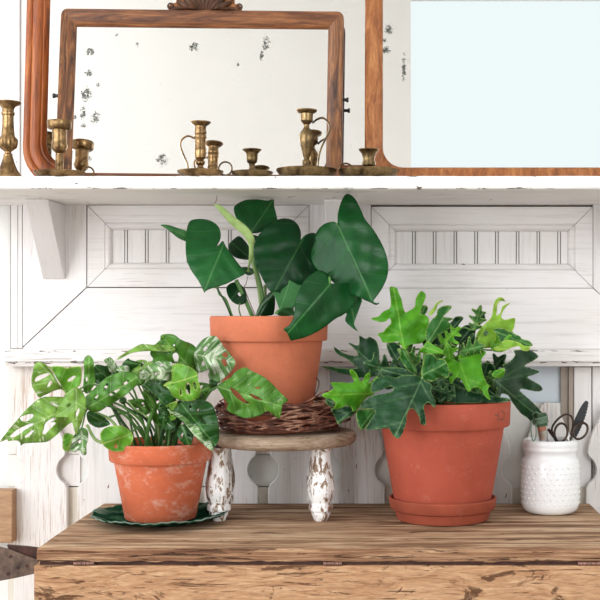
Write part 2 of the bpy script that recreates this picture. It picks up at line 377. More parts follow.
# swiss cheese vine
M['adan'] = leafmat('vine_leaf', (48, 104, 30), (98, 156, 54), (150, 190, 104), varieg=0.30, vcol=(176, 206, 128), vw=0.03, veinmix=.35, space=0.15, specl=.4, trans=.2, pan_amt=.7)
M['adan_light'] = leafmat('vine_leaf_light', (86, 140, 44), (146, 188, 78), (190, 214, 140), varieg=0.5, vw=0.03, veinmix=.45, space=0.15, specl=.4, trans=.22, pan_amt=.6)
M['adan_dark'] = leafmat('vine_leaf_dark', (20, 62, 22), (46, 98, 36), (104, 148, 84), varieg=0.1, vw=0.03, veinmix=.35, space=0.15, specl=.4, trans=.12, pan_amt=.5)
M['adan_bright'] = leafmat('vine_leaf_bright', (64, 134, 32), (118, 180, 54), (190, 214, 120), varieg=0.15, vw=0.03, veinmix=.35, space=0.15, specl=.4, trans=.22, edge=(196, 214, 110), pan_amt=.6)
M['adan_white'] = leafmat('vine_leaf_white', (64, 116, 50), (122, 166, 94), (212, 224, 190), varieg=0.85, vw=0.03, veinmix=.6, space=0.13, specl=.4, trans=.2, vcol=(226, 234, 212), pan_amt=.6)
# lobed philodendron
M['phi_dark'] = leafmat('lobed_leaf_dark', (16, 50, 28), (34, 78, 42), (100, 138, 92), vw=0.01, veinmix=.15, space=0.2, trans=.05, rough=.42, edge=(120, 152, 92), pan_amt=.2)
M['phi_mid'] = leafmat('lobed_leaf_mid', (26, 80, 28), (54, 116, 42), (116, 160, 86), vw=0.01, veinmix=.15, space=0.2, trans=.12, rough=.42, edge=(170, 196, 110), pan_amt=.25)
M['phi_bright'] = leafmat('lobed_leaf_bright', (56, 132, 24), (98, 172, 38), (140, 196, 74), vw=0.01, veinmix=.15, space=0.18, trans=.22, edge=(140, 192, 66), pan_amt=.25)
M['phi_lime'] = leafmat('lobed_leaf_lime', (116, 172, 44), (160, 202, 74), (184, 214, 106), vw=0.01, veinmix=.15, space=0.18, trans=.25, edge=(200, 218, 120), pan_amt=.25)

# ---------------------------------------------------------------- room shell
def struct(name, mb, mat, **k):
    o = mb.build(name, mat, **k); o['kind'] = 'structure'; return o
struct('floor', MB().box((RX0-.15, RY0-.25, -0.1), (RX1+.1, RY1+.1, 0)), M['floor'])
struct('ceiling', MB().box((RX0-.15, RY0-.25, RZ1), (RX1+.1, RY1+.1, RZ1+.1)), M['room'])
struct('wall_back', MB().box((RX0, RY1, 0), (RX1, RY1+.1, RZ1)), M['wall'])
struct('wall_right', MB().box((RX1, RY0, 0), (RX1+.1, RY1, RZ1)), M['room'])
# left wall with its window opening
lw = MB(); wy0, wy1, wz0, wz1 = -1.05, 1.3, .65, 2.85
lw.box((RX0-.1, RY0, 0), (RX0, RY1, wz0)).box((RX0-.1, RY0, wz1), (RX0, RY1, RZ1)).box((RX0-.1, RY0, wz0), (RX0, wy0, wz1)).box((RX0-.1, wy1, wz0), (RX0, RY1, wz1))
struct('wall_left', lw, M['room'])
rw = MB(); az0, az1 = .55, 2.92; xs_ = [RX0, -2.29, -1.47, .085, 1.14, 1.22, 2.18, RX1]   # three tall openings; the outer two are added for the frontal lamps
rw.box((RX0, RY0-.1, 0), (RX1, RY0, az0)).box((RX0, RY0-.1, az1), (RX1, RY0, RZ1))
for a_, b_ in ((0, 1), (2, 3), (4, 5), (6, 7)): rw.box((xs_[a_], RY0-.1, az0), (xs_[b_], RY0, az1))
struct('wall_rear', rw, M['room'])

# ---------------------------------------------------------------- mantel: shelf, brackets, panelling
DW = 1.82
S = lambda x, D=DW: (x - VX) * D / F
Z = lambda y, D=DW: ZC + (VY - y) * D / F
SHZ = ZC + 0.1841; SHF = 1.589
mo = Vector((-.1, 1.82, ZC - .08))
mantel = thing('mantel', mo, 'distressed white painted wooden mantel with shelf, brackets and moulded panels against the wall', 'mantel')
sh = MB()
# shelf with a slightly uneven front edge
n = 60; x0, x1 = -.66, .62; zt, zb = SHZ, SHZ - .0172; rows = []
for i in range(n + 1):
    x = x0 + (x1 - x0) * i / n; e = (mnoise.noise(Vector((x * 14, 3, 0)))) * .0007
    rows += [(x, SHF + .0015, zt + e), (x, SHF - e, zt - .0015 + e), (x, SHF + e, zb + .002), (x, SHF + .002, zb + e), (x, 1.835, zb), (x, 1.835, zt)]
fs = [(i*6+k, (i+1)*6+k, (i+1)*6+(k+1) % 6, i*6+(k+1) % 6) for i in range(n) for k in range(6)] + [tuple(range(6)), tuple(n*6+k for k in range(6))]
sh.add(rows, fs); sh.build('shelf', M['paint_shelf'], mantel, mo)
for bx in (-.508, -.0775, .353):
    b = MB(); h = .0167; top = zb - .0002
    ybt = 1.724; zbot = Z(279.5)
    pts = [(ybt, top), (ybt, top - .003), (1.812, zbot + .002), (1.8165, zbot), (1.8165, top)]
    b.add([(bx - h, y, z) for y, z in pts] + [(bx + h, y, z) for y, z in pts],
          [tuple(range(5)), tuple(range(9, 4, -1))] + [(i, (i+1) % 5, (i+1) % 5 + 5, i + 5) for i in range(5)])
    b.build('bracket', M['bracket'], mantel, mo, bevel=.0012)
BF, BB = 1.8165, 1.826
g = .5
def poly(mb, pts, f=BF, bk=BB): mb.prism_y([(S(x), Z(y)) for x, y in pts], f, bk)
for pts, f in (([(11, 203), (17.6, 203), (17.6, 348), (11, 348)], 1.8195), ([(18.6, 203), (22.6, 203), (22.6, 348), (18.6, 348)], 1.817),
               ([(23.4, 203), (86.8, 203), (86.8, 287.2), (23.4, 346.4)], BF), ([(309.6, 203), (370.8, 203), (370.8, 287.5), (309.6, 287.5)], BF), ([(593, 203), (660, 203), (660, 347.5), (593, 288)], BF)):
    b = MB(); poly(b, pts, f); b.build('stile', M['paint_z'], mantel, mo, bevel=.0006)
b = MB(); poly(b, [(23.8, 347.6), (87.6, 288), (592.6, 288.5), (660, 348.5), (660, 349), (23.8, 349)])
b.build('rail', M['paint_x'], mantel, mo, bevel=.0006, label='wide board under the panels')
MB().box((S(9), 1.8265, Z(366)), (.62, 1.8345, Z(200))).build('backing_board', M['gap'], mantel, mo)
def panel(xa, ya, xb, yb, wpx, ph):
    fr = MB(); X0, X1, Z1, Z0 = S(xa), S(xb), Z(ya), Z(yb); wv = wpx * DW / F
    prof = [(0, 1.8275), (0, 1.8172), (.0006, 1.8168), (wv*.70, 1.8168), (wv*.73, 1.8186), (wv*.78, 1.8162), (wv*.86, 1.8157), (wv*.93, 1.8172), (wv*1.0, 1.8222), (wv*1.0, 1.8275)]
    gp = .0005
    def side(fn, L0, L1):
        n = len(prof); vs = []
        for e, sg in ((L0, 1), (L1, -1)):
            vs += [fn(e + sg * (u + gp), u, y) for u, y in prof]
        fr.add(vs, [(i, i + 1, n + i + 1, n + i) for i in range(n - 1)] + [tuple(range(n)), tuple(range(n, 2*n))])
    side(lambda t, u, y: (t, y, Z0 + u), X0, X1); side(lambda t, u, y: (t, y, Z1 - u), X0, X1)
    side(lambda t, u, y: (X0 + u, y, t), Z0, Z1); side(lambda t, u, y: (X1 - u, y, t), Z0, Z1)
    fr.build('panel_moulding', M['paint_x'], mantel, mo, sharp=25)
    bd = MB(); p = 20.8 * DW / F; x = X0 + wv + (ph * DW / F); ia, ib = X0 + wv, X1 - wv; za, zb_ = Z0 + wv, Z1 - wv
    xs = [ia]; 
    while x < ib - .004: xs.append(x); x += p
    xs.append(ib)
    for i in range(len(xs) - 1):
        l = xs[i] + (.0026 if i else 0); r = xs[i+1] - (.0026 if i < len(xs) - 2 else 0)
        bd.box((l, 1.8232, za), (r, 1.8268, zb_))
        if i < len(xs) - 2: bd.box((xs[i+1] - .0014, 1.8232, za), (xs[i+1] + .0014, 1.8268, zb_))
    bd.build('beadboard', M['paint_z'], mantel, mo, bevel=.0008)
panel(87.8, 205.5, 309, 287, 24.3, 13.5)
panel(371.4, 207, 592.4, 288, 24.3, 18.2)
# ledge moulding
ld = MB(); pr = [(1.7850, Z(350, 1.785)), (1.7835, Z(352, 1.785)), (1.7835, Z(361, 1.785)), (1.7870, Z(363, 1.785)), (1.7885, Z(366.5, 1.785)), (1.8265, Z(366.5, 1.785)), (1.8265, Z(350, 1.785) + .001), (1.80, Z(350, 1.785) + .0012)]
xl, xr = (5 - VX) * 1.785 / F, .62; N2 = len(pr)
seg = 70
for i in range(seg + 1):
    x = xl + (xr - xl) * i / seg
    for k, (y, z) in enumerate(pr):
        e = mnoise.noise(Vector((x * 18, k * 2.3, 1))) * (.0008 if k < 5 else 0)
        ld.v.append(Vector((x, y + e, z + e)))
for i in range(seg):
    for k in range(N2): ld.f.append((i*N2+k, (i+1)*N2+k, (i+1)*N2+(k+1) % N2, i*N2+(k+1) % N2))
ld.f += [tuple(range(N2)), tuple(seg*N2+k for k in range(N2))]
ld.build('ledge', M['paint_ledge'], mantel, mo)
# overmantel trim strip behind the mirrors at the far left
struct('trim_1', MB().box((S(15.5, 1.83), 1.8325, SHZ + .0005), (S(19.5, 1.83), 1.8349, RZ1)), M['paint_z'], bevel=.001)

# ---------------------------------------------------------------- fretwork picket panel under the ledge
po = Vector((-.1, 1.80, .55))
pk = thing('picket_panel', po, 'row of white sawn picket boards with round cut-outs below the mantel ledge, behind the pots', 'fence panel')
DP = 1.798
prof = [(0, 402.5), (5, 403), (8.5, 406), (10, 411), (12.8, 417.5), (17.5, 427), (21.8, 437), (24.2, 445), (25, 451), (24.5, 455)]
for i in range(11):
    a = math.radians(58 - i * 12); prof.append((31.8 - 15.5 * math.cos(a), 470 - 15.5 * math.sin(a)))
prof += [(26.6, 488), (26.6, 640)]
for k in range(-4, 6):
    cx = 294.8 + 63.6 * k
    if k == -4: cx = 40.4
    pts = [(S(cx + dx, DP), Z(y, DP)) for dx, y in prof] + [(S(cx - dx, DP), Z(y, DP)) for dx, y in prof[::-1][:-1]]
    MB().prism_y(pts, DP, DP + .011).build('picket', M['paint_picket'], pk, po, bevel=.0012)
def bpx(x0, y0, x1, y1, D, D2): return MB().box((S(x0, D), D, Z(y1, D)), (S(x1, D), D2, Z(y0, D)))
bpx(8, 366, 330, 454, 1.811, 1.817).build('upper_board', M['paint_worn'], pk, po)
bpx(8, 487.2, 640, 640, 1.811, 1.820).build('lower_rail', M['cream'], pk, po, label='cream rail behind the picket slots')
bpx(330, 403, 560.5, 487, 1.8135, 1.820).build('back_board', M['greige'], pk, po)
bpx(8, 454.5, 330, 486, 1.8135, 1.820).build('back_board', M['greige'], pk, po)
bpx(330, 366, 560.5, 402.5, 1.826, 1.832).build('blue_board', M['blue'], pk, po, label='pale blue board')
bpx(574, 367, 591.5, 487, 1.812, 1.822).build('post', M['paint_z'], pk, po, bevel=.001, label='white post')
bpx(561, 367, 568.5, 487, 1.819, 1.829).build('post', M['post'], pk, po, label='taupe post')
bpx(569, 367, 573.2, 487, 1.814, 1.829).build('post', M['post'], pk, po, label='taupe post')
bpx(592.5, 367, 640, 487, 1.819, 1.829).build('post', M['paint_z'], pk, po)
# narrow white slat seen through the left cut-out
bpx(58, 454.5, 80, 486, 1.8105, 1.8134).build('slat', M['paint_z'], pk, po)
o = Vector((S(-20, 1.79), 1.79, Z(545, 1.79)))
tag(MB().box((-.72, 1.776, Z(543, 1.776)), (S(12.3, 1.776), 1.7975, Z(490, 1.776))).build('bare_wood_block', M['bare'], None, o, bevel=.0015),
    'bare brown wooden block at the far left edge beside the pickets', 'board')

# ---------------------------------------------------------------- wooden chest
CT = .75
cho = Vector((-.065, 1.62, 0))
chest = thing('wooden_chest', cho, 'weathered brown wooden chest with a hinged lid, the plants stand on it', 'chest')
def rough_box(a, b, cell, amp, seed, edge=.0015):
    """box with a gridded top and front so its edges can be uneven"""
    bm = bmesh.new(); bmesh.ops.create_cube(bm, size=1)
    for v in bm.verts: v.co = Vector([a[i] if v.co[i] < 0 else b[i] for i in range(3)])
    def cuts(axis, n):
        for i in range(1, n):
            p = [0, 0, 0]; p[axis] = a[axis] + (b[axis] - a[axis]) * i / n; nn = [0, 0, 0]; nn[axis] = 1
            bmesh.ops.bisect_plane(bm, geom=bm.verts[:] + bm.edges[:] + bm.faces[:], plane_co=p, plane_no=nn)
    cuts(0, max(2, int((b[0]-a[0]) / cell)))
    cuts(1, 4); cuts(2, 4 if b[2]-a[2] > .05 else 3)
    mb = MB(); bm.verts.ensure_lookup_table()
    for v in bm.verts:
        c = v.co.copy(); onf = abs(c.y - a[1]) < 1e-5; ont = abs(c.z - b[2]) < 1e-5; onb = abs(c.z - a[2]) < 1e-5
        n1 = mnoise.noise(c * 25 + Vector((seed, 0, 0))); n2 = mnoise.noise(c * 70 + Vector((0, seed, 0)))
        if onf and ont: c.y += edge + amp * abs(n1 + n2); c.z -= amp * abs(n2)*.8
        elif onf and onb: c.y += amp * abs(n1); c.z += amp * n2
        elif onf: c.y += amp * .3 * n1
        elif ont: c.z += amp * .15 * n1
        mb.v.append(c)
    bm.faces.ensure_lookup_table()
    for f in bm.faces: mb.f.append(tuple(v.index for v in f.verts))
    bm.free(); return mb
lid = rough_box((-.4275, 1.4990, CT - .0155), (.2975, 1.7920, CT), .012, .0009, 3, .0006)
mb2 = rough_box((-.4270, 1.4500, CT - .0165), (.2972, 1.4984, CT - .0006), .009, .0020, 8)
lid.add(mb2.v, mb2.f)
lidob = lid.build('lid', M['chest_top'], chest, cho, bevel=.0007)
lidob.data.materials.append(M['chest_edge'])
for p in lidob.data.polygons:
    if p.normal.y < -.6: p.material_index = 1
body = rough_box((-.4295, 1.4455, 0.0), (.3000, 1.4640, CT - .0212), .010, .0016, 5)
body.box((-.4285, 1.464, 0), (-.4095, 1.785, CT - .0195)); body.box((.2800, 1.464, 0), (.299, 1.785, CT - .0195)); body.box((-.4095, 1.767, 0), (.28, 1.785, CT - .0195)); body.box((-.4095, 1.464, .02), (.28, 1.767, .04))
body.build('body', M['chest_body'], chest, cho, bevel=.0008)
# dark strip painting the shade in the lid gap, and worn hinge knuckles
MB().box((-.424, 1.4535, CT - .0208), (.296, 1.4700, CT - .0168)).build('gap_shade_strip', M['darkbrown'], chest, cho)
for xa, xb in ((73, 94), (323, 342), (578, 601)):
    h = MB(); X0, X1 = S(xa, 1.447), S(xb, 1.447); zc = CT - .0187; k = 5
    for i in range(k):
        l = X0 + (X1 - X0) * i / k + .0003; r = X0 + (X1 - X0) * (i+1) / k - .0003
        h.tube([(l, 1.4490, zc), (r, 1.4490, zc)], .0022, 10, smooth=1)
    h.build('hinge', M['hinge'], chest, cho, sharp=50)
# strap plate sticking out at the left side
sp_ = MB(); D = 1.468
sp_.prism_y([(S(x, D), Z(y, D)) for x, y in ((-24, 544), (0, 547), (8, 549), (25, 555.5), (44, 562), (44, 568), (36, 573.5), (16, 578), (0, 581), (-24, 584))], D, D + .003)
plate_ = sp_.build('strap_hinge', M['rust'], chest, cho, bevel=.0006)
sp2 = MB(); sp2.prism_y([(S(x, 1.474), Z(y, 1.474)) for x, y in ((7, 545), (26, 546.5), (46, 549), (46, 563), (26, 557), (9, 550))], 1.4735, 1.479)
sp2.build('strap_batten', M['darkbrown'], chest, cho)
for x, y in ((10.5, 556.5), (27, 566), (8, 574), (18, 568)):  # dark discs standing in for the shaded holes of the plate
    r = MB(); c = px(x, y, D - .0002)
    r.tube([c + Vector((0, -.0007, 0)), c + Vector((0, .001, 0))], .0020, 12, smooth=1)
    r.build('hole_disc', M['darkbrown'], plate_, cho)

# ---------------------------------------------------------------- mirrors
def frame_mesh(w, h, prof, radf, nc=10):
    """prof: (inset, depth) points; radf(inset) corner radius; local: x centred, z up from the bottom, y depth (front negative)"""
    mb = MB(); loops = []
    for u, y in prof:
        x0, x1, z0, z1 = -w/2 + u, w/2 - u, u, h - u; r = max(radf(u), 1e-5); L = []
        for cx, cz, a0 in ((x1 - r, z0 + r, -90), (x1 - r, z1 - r, 0), (x0 + r, z1 - r, 90), (x0 + r, z0 + r, 180)):
            for i in range(nc + 1):
                a = math.radians(a0 + 90 * i / nc); L.append((cx + r * math.cos(a), y, cz + r * math.sin(a)))
        loops.append(L)
    m = len(loops[0])
    for L in loops: mb.v += [Vector(p) for p in L]
    for j in range(len(loops) - 1):
        for i in range(m): mb.f.append((j*m+i, j*m+(i+1) % m, (j+1)*m+(i+1) % m, (j+1)*m+i))
    return mb
def glass(w, h, u, y, r, mat, root, nc=8):
    mb = MB(); x0, x1, z0, z1 = -w/2 + u, w/2 - u, u, h - u; L = []
    for cx, cz, a0 in ((x1 - r, z0 + r, -90), (x1 - r, z1 - r, 0), (x0 + r, z1 - r, 90), (x0 + r, z0 + r, 180)):
        for i in range(nc + 1):
            a = math.radians(a0 + 90 * i / nc); L.append((cx + r * math.cos(a), cz + r * math.sin(a)))
    mb.prism_y(L, y, y + .003); return mb.build('mirror_glass', mat, root)
LEAN = math.radians(-5)
# A: big mirror at the back
wA, hA = .66, .60; xA = (20.5 - VX) * 1.722 / F + wA / 2
A = thing('wall_mirror', (xA, 1.722, SHZ + .0005), 'large mirror in a wide rounded orange oak frame leaning behind the smaller one', 'mirror', rot=(LEAN, 0, 0))
pA = [(0, .017), (0, .006), (.0012, .002), (.005, -.0005), (.0095, .0003), (.0105, .0018), (.0125, .0002), (.019, -.0008), (.0245, .0012), (.0255, .0034), (.0275, .0028), (.0295, .0044), (.0312, .0068), (.0330, .0085), (.0332, .017), (0, .017)]
frame_mesh(wA, hA, pA, lambda u: max(.058 - u * .75, .006)).build('frame', M['oakA'], A, sharp=50)
glass(wA, hA, .0325, .0100, .032, mirror_mat('silvering_plain', [], 3, 0.2), A)
# C: right mirror
wC, hC = .95, .95; xC = (364.6 - VX) * 1.70 / F + wC / 2
Cm = thing('wall_mirror', (xC, 1.70, SHZ + .0005), 'large mirror in a plain golden oak frame on the right, reflecting a bright window', 'mirror', rot=(LEAN, 0, 0))
wf = .0258
pC = [(0, .015), (0, .002), (.0015, 0), (wf*.82, 0), (wf*.9, .001), (wf, .0045), (wf, .015), (0, .015)]
frame_mesh(wC, hC, pC, lambda u: .007 + (u / wf) ** 2 * .022).build('frame', M['oakC'], Cm, sharp=40)
sc = 1.70 / F
spotC = [((393 - 364.6) * sc - wC/2 - .0 + .0, (176 - y) * sc + .012, rx * sc, rz * sc) for y, rx, rz in ((22, 6, 7), (38, 4.5, 4), (44, 4, 3))]
spotC = [((x - 364.6) * sc - wC/2, (183 - y) * sc, rx * sc, rz * sc) for x, y, rx, rz in ((389, 22, 7, 8), (385, 34, 4, 4), (386, 44, 6, 6), (404, 62, 3, 20))]
glass(wC, hC, wf - .0005, .0060, .02, mirror_mat('silvering_right', spotC, 9, 0.3), Cm)
# B: middle carved dresser mirror
wB, hB = .4050, .2520; xB = -.2714
Bm = thing('dresser_mirror', (xB, 1.693, SHZ + .0022), 'dark oak framed dresser mirror with a carved crest and spotted silvering', 'mirror', rot=(math.radians(-5.5), math.radians(.62), 0))
fb = .0222
pB = [(0, .014), (0, .002), (.0012, 0), (fb*.55, .0008), (fb*.8, .0022), (fb, .0058), (fb, .014), (0, .014)]
frame_mesh(wB, hB, pB, lambda u: max(.009 - u * .9, .0003)).build('frame', M['oakBx'], Bm, sharp=30)
fbm = Bm.children[0]
for v in fbm.data.vertices:
    if v.co.z < .03: v.co.z *= .64
for v in fbm.data.vertices:
    if v.co.z > hB - .03: v.co.z = hB - (hB - v.co.z) * 1.12
fbm.data.update(); fbm.data.materials.append(M['oakB'])
for p in fbm.data.polygons:
    c = p.center
    dx = wB/2 - abs(c.x); dz = min(c.z, hB - c.z)
    if dx < dz: p.material_index = 1
scb = 1.705 / F
spB = [((x - 201.5) * scb, (184.5 - y) * scb, rx * scb, rz * scb) for x, y, rx, rz in
       ((89, 50, 6, 6), (88, 72, 5, 5), (87, 94, 8, 11), (96, 118, 7, 9), (84, 114, 4, 10), (85, 127, 6, 4), (98, 84, 2.5, 4), (164, 160, 9, 9), (194, 44, 7, 6), (266, 40, 5, 14), (262, 52, 3, 8), (115, 33, 3, 3), (136, 43, 3, 4), (76, 118, 2, 4), (92, 160, 3, 4), (238, 62, 2, 3))]
glass(wB, hB, fb - .0005, .0072, .002, mirror_mat('silvering_spotted', spB, 5, 0.9), Bm)
for v in Bm.children[-1].data.vertices:
    if v.co.z < .03: v.co.z *= .64
# swing pins on both sides
for xx, zz in ((-wB/2 - .003, (184.5 - 96) * scb), (wB/2 + .003, (184.5 - 97) * scb)):
    m_ = MB(); sg = 1 if xx > 0 else -1
    m_.tube([(sg * (wB/2 - .001), .008, zz), (sg * (wB/2 + .0075), .008, zz)], .0024, 12, smooth=1)
    m_.tube([(sg * (wB/2 + .0055), .008, zz), (sg * (wB/2 + .0085), .008, zz)], .0036, 12, smooth=1)
    m_.build('swing_pin', M['black'], Bm, sharp=40)
# carved crest: shell flanked by blocks and scrolls
cw = 37 * scb; cx0 = (204 - 201.5) * scb
cr = MB(); pts = [(-cw, 0), (-cw, .006), (-cw + .003, .010)]
top = [(-cw*.80, .012), (-cw*.78, .055), (-cw*.45, .064), (0, .070), (cw*.45, .064), (cw*.62, .055), (cw*.66, .012)]
pts += top + [(cw - .004, .010), (cw - .001, .006), (cw, .000)]
cr.prism_y([(x + cx0, z + hB - .0005) for x, z in pts], .003, .012)
crest = cr.build('crest', M['oakC'], Bm, bevel=.0012)
shl = MB(); bc = Vector((cx0 - .001, .0015, hB - .012))
for i in range(11):
    a = math.radians(18 + i * 14.4); Lr = .052 if 2 < i < 8 else .045
    d = Vector((math.cos(a), 0, math.sin(a)))
    p0 = bc + d * .012 + Vector((0, .002, 0)); p1 = bc + d * Lr * .6 - Vector((0, .004, 0)); p2 = bc + d * Lr
    shl.tube([p0, p1, p2], lambda t: .0020 + .0034 * math.sin(math.pi * min(1, t * .85 + .08)), 8, 4)
# only the part above the rail shows
shl.v = [Vector((v.x, v.y, max(v.z, hB - .0008))) for v in shl.v]
M['shell'] = wood('dark_carved_oak', [(0.3, srgb(44, 26, 16)), (0.6, srgb(92, 58, 36))], (16, 16, 3))
shl.build('carved_shell', M['shell'], crest)
for sg in (-1, 1):
    sc_ = MB(); c0 = Vector((cx0 + sg * (cw - .004), .001, hB + .0052)); P = []
    for i in range(22):
        a = i * .42; r = .0052 - i * .00021
        P.append(c0 + Vector((sg * r * math.cos(a), 0, r * math.sin(a))))
    P = [c0 + Vector((-sg * .020, 0, -.0040)), c0 + Vector((-sg * .010, 0, -.0046)), c0 + Vector((0, 0, -.0052))] + [c0 + Vector((sg * (.0052 - i*.0002) * math.sin(i * .42), 0, -(.0052 - i*.0002) * math.cos(i * .42))) for i in range(1, 20)]
    sc_.tube(P, .0013, 8, 2); sc_.build('scroll', M['shell'], crest)

# ---------------------------------------------------------------- candlesticks on the shelf
DC = 1.646; kc = DC / F; YB = VY - .1841 * F / DC
def candle(name, label, cx, prof, handle=None, saucer=None, mat='brass', ring=None, mod=None, D=DC):
    org = Vector(((cx - VX) * kc, D, SHZ + .0003))
    t = thing(name, org, label, 'candlestick', 'old brass candlesticks on the mantel shelf')
    hz = lambda y: max(0.0, (YB - y) * kc)
    b = MB(); P = [(0.0001, hz(prof[0][1]) - .008), (prof[0][0] * kc * .45, hz(prof[0][1]) - .007), (prof[0][0] * kc * .55, hz(prof[0][1]) - .0012), (prof[0][0] * kc - .0006, hz(prof[0][1]) - .0002)]
    P += [(r * kc, hz(y)) for r, y in prof]
    P.append((.0001, hz(prof[-1][1])))
    b.lathe(P, org, 56, mod=mod)
    b.build('stem', M[mat], t, org, sharp=40)
    if saucer:
        Rr, yl = saucer; s_ = MB(); H = hz(yl)
        Q = [(.0001, .0), ((Rr - 9) * kc, 0), ((Rr - 3.5) * kc, H * .45), (Rr * kc - .0004, H * .86), (Rr * kc, H * .97), (Rr * kc - .0006, H), ((Rr - 1.3) * kc, H * .93), ((Rr - 5) * kc, H * .5), ((Rr - 10) * kc, .0016), (.0001, .0016)]
        s_.lathe(Q, org, 56); s_.build('saucer', M[mat], t, org, sharp=50)
    if handle:
        h = MB(); h.tube([px(x, y, D + dy) for x, y, dy in handle], .0014, 8, 5, flat=2.0); h.build('handle', M[mat], t, org)
    if ring:
        x, y, r = ring; h = MB(); c = px(x, y, D)
        h.tube([c + Vector((math.cos(a) * r * kc, 0, math.sin(a) * r * kc)) for a in [i * math.pi / 8 for i in range(16)]], .0012, 8, 2, closed=True, flat=2.2)
        h.build('ring_handle', M[mat], t, org)
    return t
flute = lambda a, r, z: 1 + (.13 * abs(math.sin(7 * a)) - .06 if .042 < z < .060 else 0)
candle('candlestick', 'fluted brass candlestick standing alone at the left end of the shelf', 8,
       [(12.5, 102), (12.7, 103), (12, 104.2), (7.5, 106.5), (5.8, 109), (5.6, 112), (6.6, 112.8), (6.6, 114.8), (5.4, 116), (5.6, 125), (6.4, 135), (7.2, 137), (9, 140), (9, 144), (8, 148), (5, 150.8), (3.4, 152), (3.2, 153.5), (4.6, 154.6), (4.4, 156.5), (5, 158), (6.4, 163), (8.6, 169), (11.3, 173.5), (13, 176), (13.3, 180.7)], mod=flute)
candle('candlestick', 'brass chamberstick with a broad flat drip pan in front of the rounded orange frame', 59.6,
       [(12, 121), (12.4, 121.6), (12.4, 124), (12, 128), (11, 129.2), (7.4, 130), (7.2, 142), (7.6, 144), (8.2, 147), (7, 150.5), (5, 152.5), (3, 153.8), (3.1, 155), (4, 156.5), (4, 170), (6, 172), (6.5, 178)],
       saucer=(25.5, 172), mat='brass', ring=(88, 173, 6))
candle('candlestick', 'tall ringed brass chamberstick with a looped handle on its left', 200.4,
       [(10.2, 122), (10.5, 122.8), (9, 124.4), (6, 126.5), (5.6, 130), (6.3, 132.5), (6.3, 134), (5.6, 135), (6.3, 136.5), (6.3, 138), (5.6, 139), (5.6, 148), (6.2, 149.6), (5.7, 151), (6.2, 153), (5.6, 158), (4.5, 159), (3, 160), (4.8, 162), (4.6, 164), (3, 165.5), (3.2, 167.5), (5, 168.5), (5.2, 171), (9, 173), (10, 178)],
       saucer=(23, 171), handle=((194.6, 138.5, 0), (188, 136, -.001), (182, 139.5, -.002), (180.3, 145.5, -.002), (183, 154, -.002), (187, 163, -.002), (188.5, 172, -.002)))
candle('candlestick', 'small low brass chamberstick with a finger ring, between two taller candlesticks', 252,
       [(9.4, 149.4), (9.6, 150.2), (8, 151.6), (6, 154), (5.7, 159), (5, 162.5), (3.2, 164), (2.8, 167), (3.4, 170), (7, 173), (8, 178)],
       saucer=(21, 172), mat='brass_dark', ring=(225.5, 168.5, 6.6))
candle('candlestick', 'tallest brass candlestick with baluster stem and curled handle on a wide pan', 306.5,
       [(10.4, 110), (10.6, 111), (9.8, 112.3), (6.6, 114), (6.3, 119), (6.5, 121), (5, 123), (3, 125), (2.9, 128), (4, 129.5), (6, 132.5), (7.6, 136), (7.5, 139.5), (6.2, 146), (4.4, 154), (3, 158), (2.7, 159.5), (4.2, 161), (4.5, 163), (4, 168), (6, 171), (7, 178)],
       saucer=(30.5, 169.5), mat='brass_dark', handle=((312.5, 123, 0), (317, 119.5, .002), (323, 118, .003), (328.5, 123, .003), (329.5, 130, .003), (325, 140, .002), (320.5, 150, .001), (318, 162, 0), (317.5, 175, 0)))
candle('candlestick', 'low brass candle cup on a wide pan, in front of the join between two mirrors', 368.8,
       [(10, 149.3), (10.2, 150.2), (9, 151.5), (6.8, 154.5), (6, 159), (6, 161), (7, 163), (6.8, 165.5), (4, 167), (3.6, 171), (6, 173), (7, 178)],
       saucer=(30.5, 170), mat='brass_dark', ring=(346, 170, 6.6))

# ---------------------------------------------------------------- pots
def pot(root, org, rt, rb, zt, zb, rimh, mat, soil=.018):
    b = MB(); H = zt - zb; ov = .0042
    rneck = rb + (rt - ov - rb) * ((H - rimh) / H) + .001
    P = [(.0001, 0), (rb - .002, 0), (rb, .002), (rneck, H - rimh - .0006), (rt - .0016 - .0009, H - rimh), (rt - .0012, H - rimh + .0018), (rt, H - .003), (rt - .0012, H - .0006), (rt - .003, H), (rt - .006, H - .0006), (rt - .0075, H - .004),
         (rt - .012, H - rimh), (rt - .0125, H - soil - .006), (.0001, H - soil - .006)]
    b.lathe([(r, z) for r, z in P], Vector((org.x, org.y, zb)), 72)
    o = b.build('pot', mat, root, org, sharp=45)
    s = MB(); c = Vector((org.x, org.y, zt - soil)); rr = rt - .0125; n = 10; m = 40
    for i in range(n + 1):
        for j in range(m):
            a = 2 * math.pi * j / m; r = rr * i / n
            z = mnoise.noise(Vector((r * math.cos(a) * 90, r * math.sin(a) * 90, org.x * 50))) * .003 + (mnoise.noise(Vector((r * math.cos(a) * 240, r * math.sin(a) * 240, 7))) * .0015)
            s.v.append(c + Vector((r * math.cos(a), r * math.sin(a), z if i else 0)))
    for i in range(n):
        for j in range(m): s.f.append((i*m+j, (i+1)*m+j, (i+1)*m+(j+1) % m, i*m+(j+1) % m))
    s.build('soil', M['soil'], root, org)
    return o
def P2(seq, ox, oy, k): return [(ox + x / k, oy + y / k) for x, y in seq]
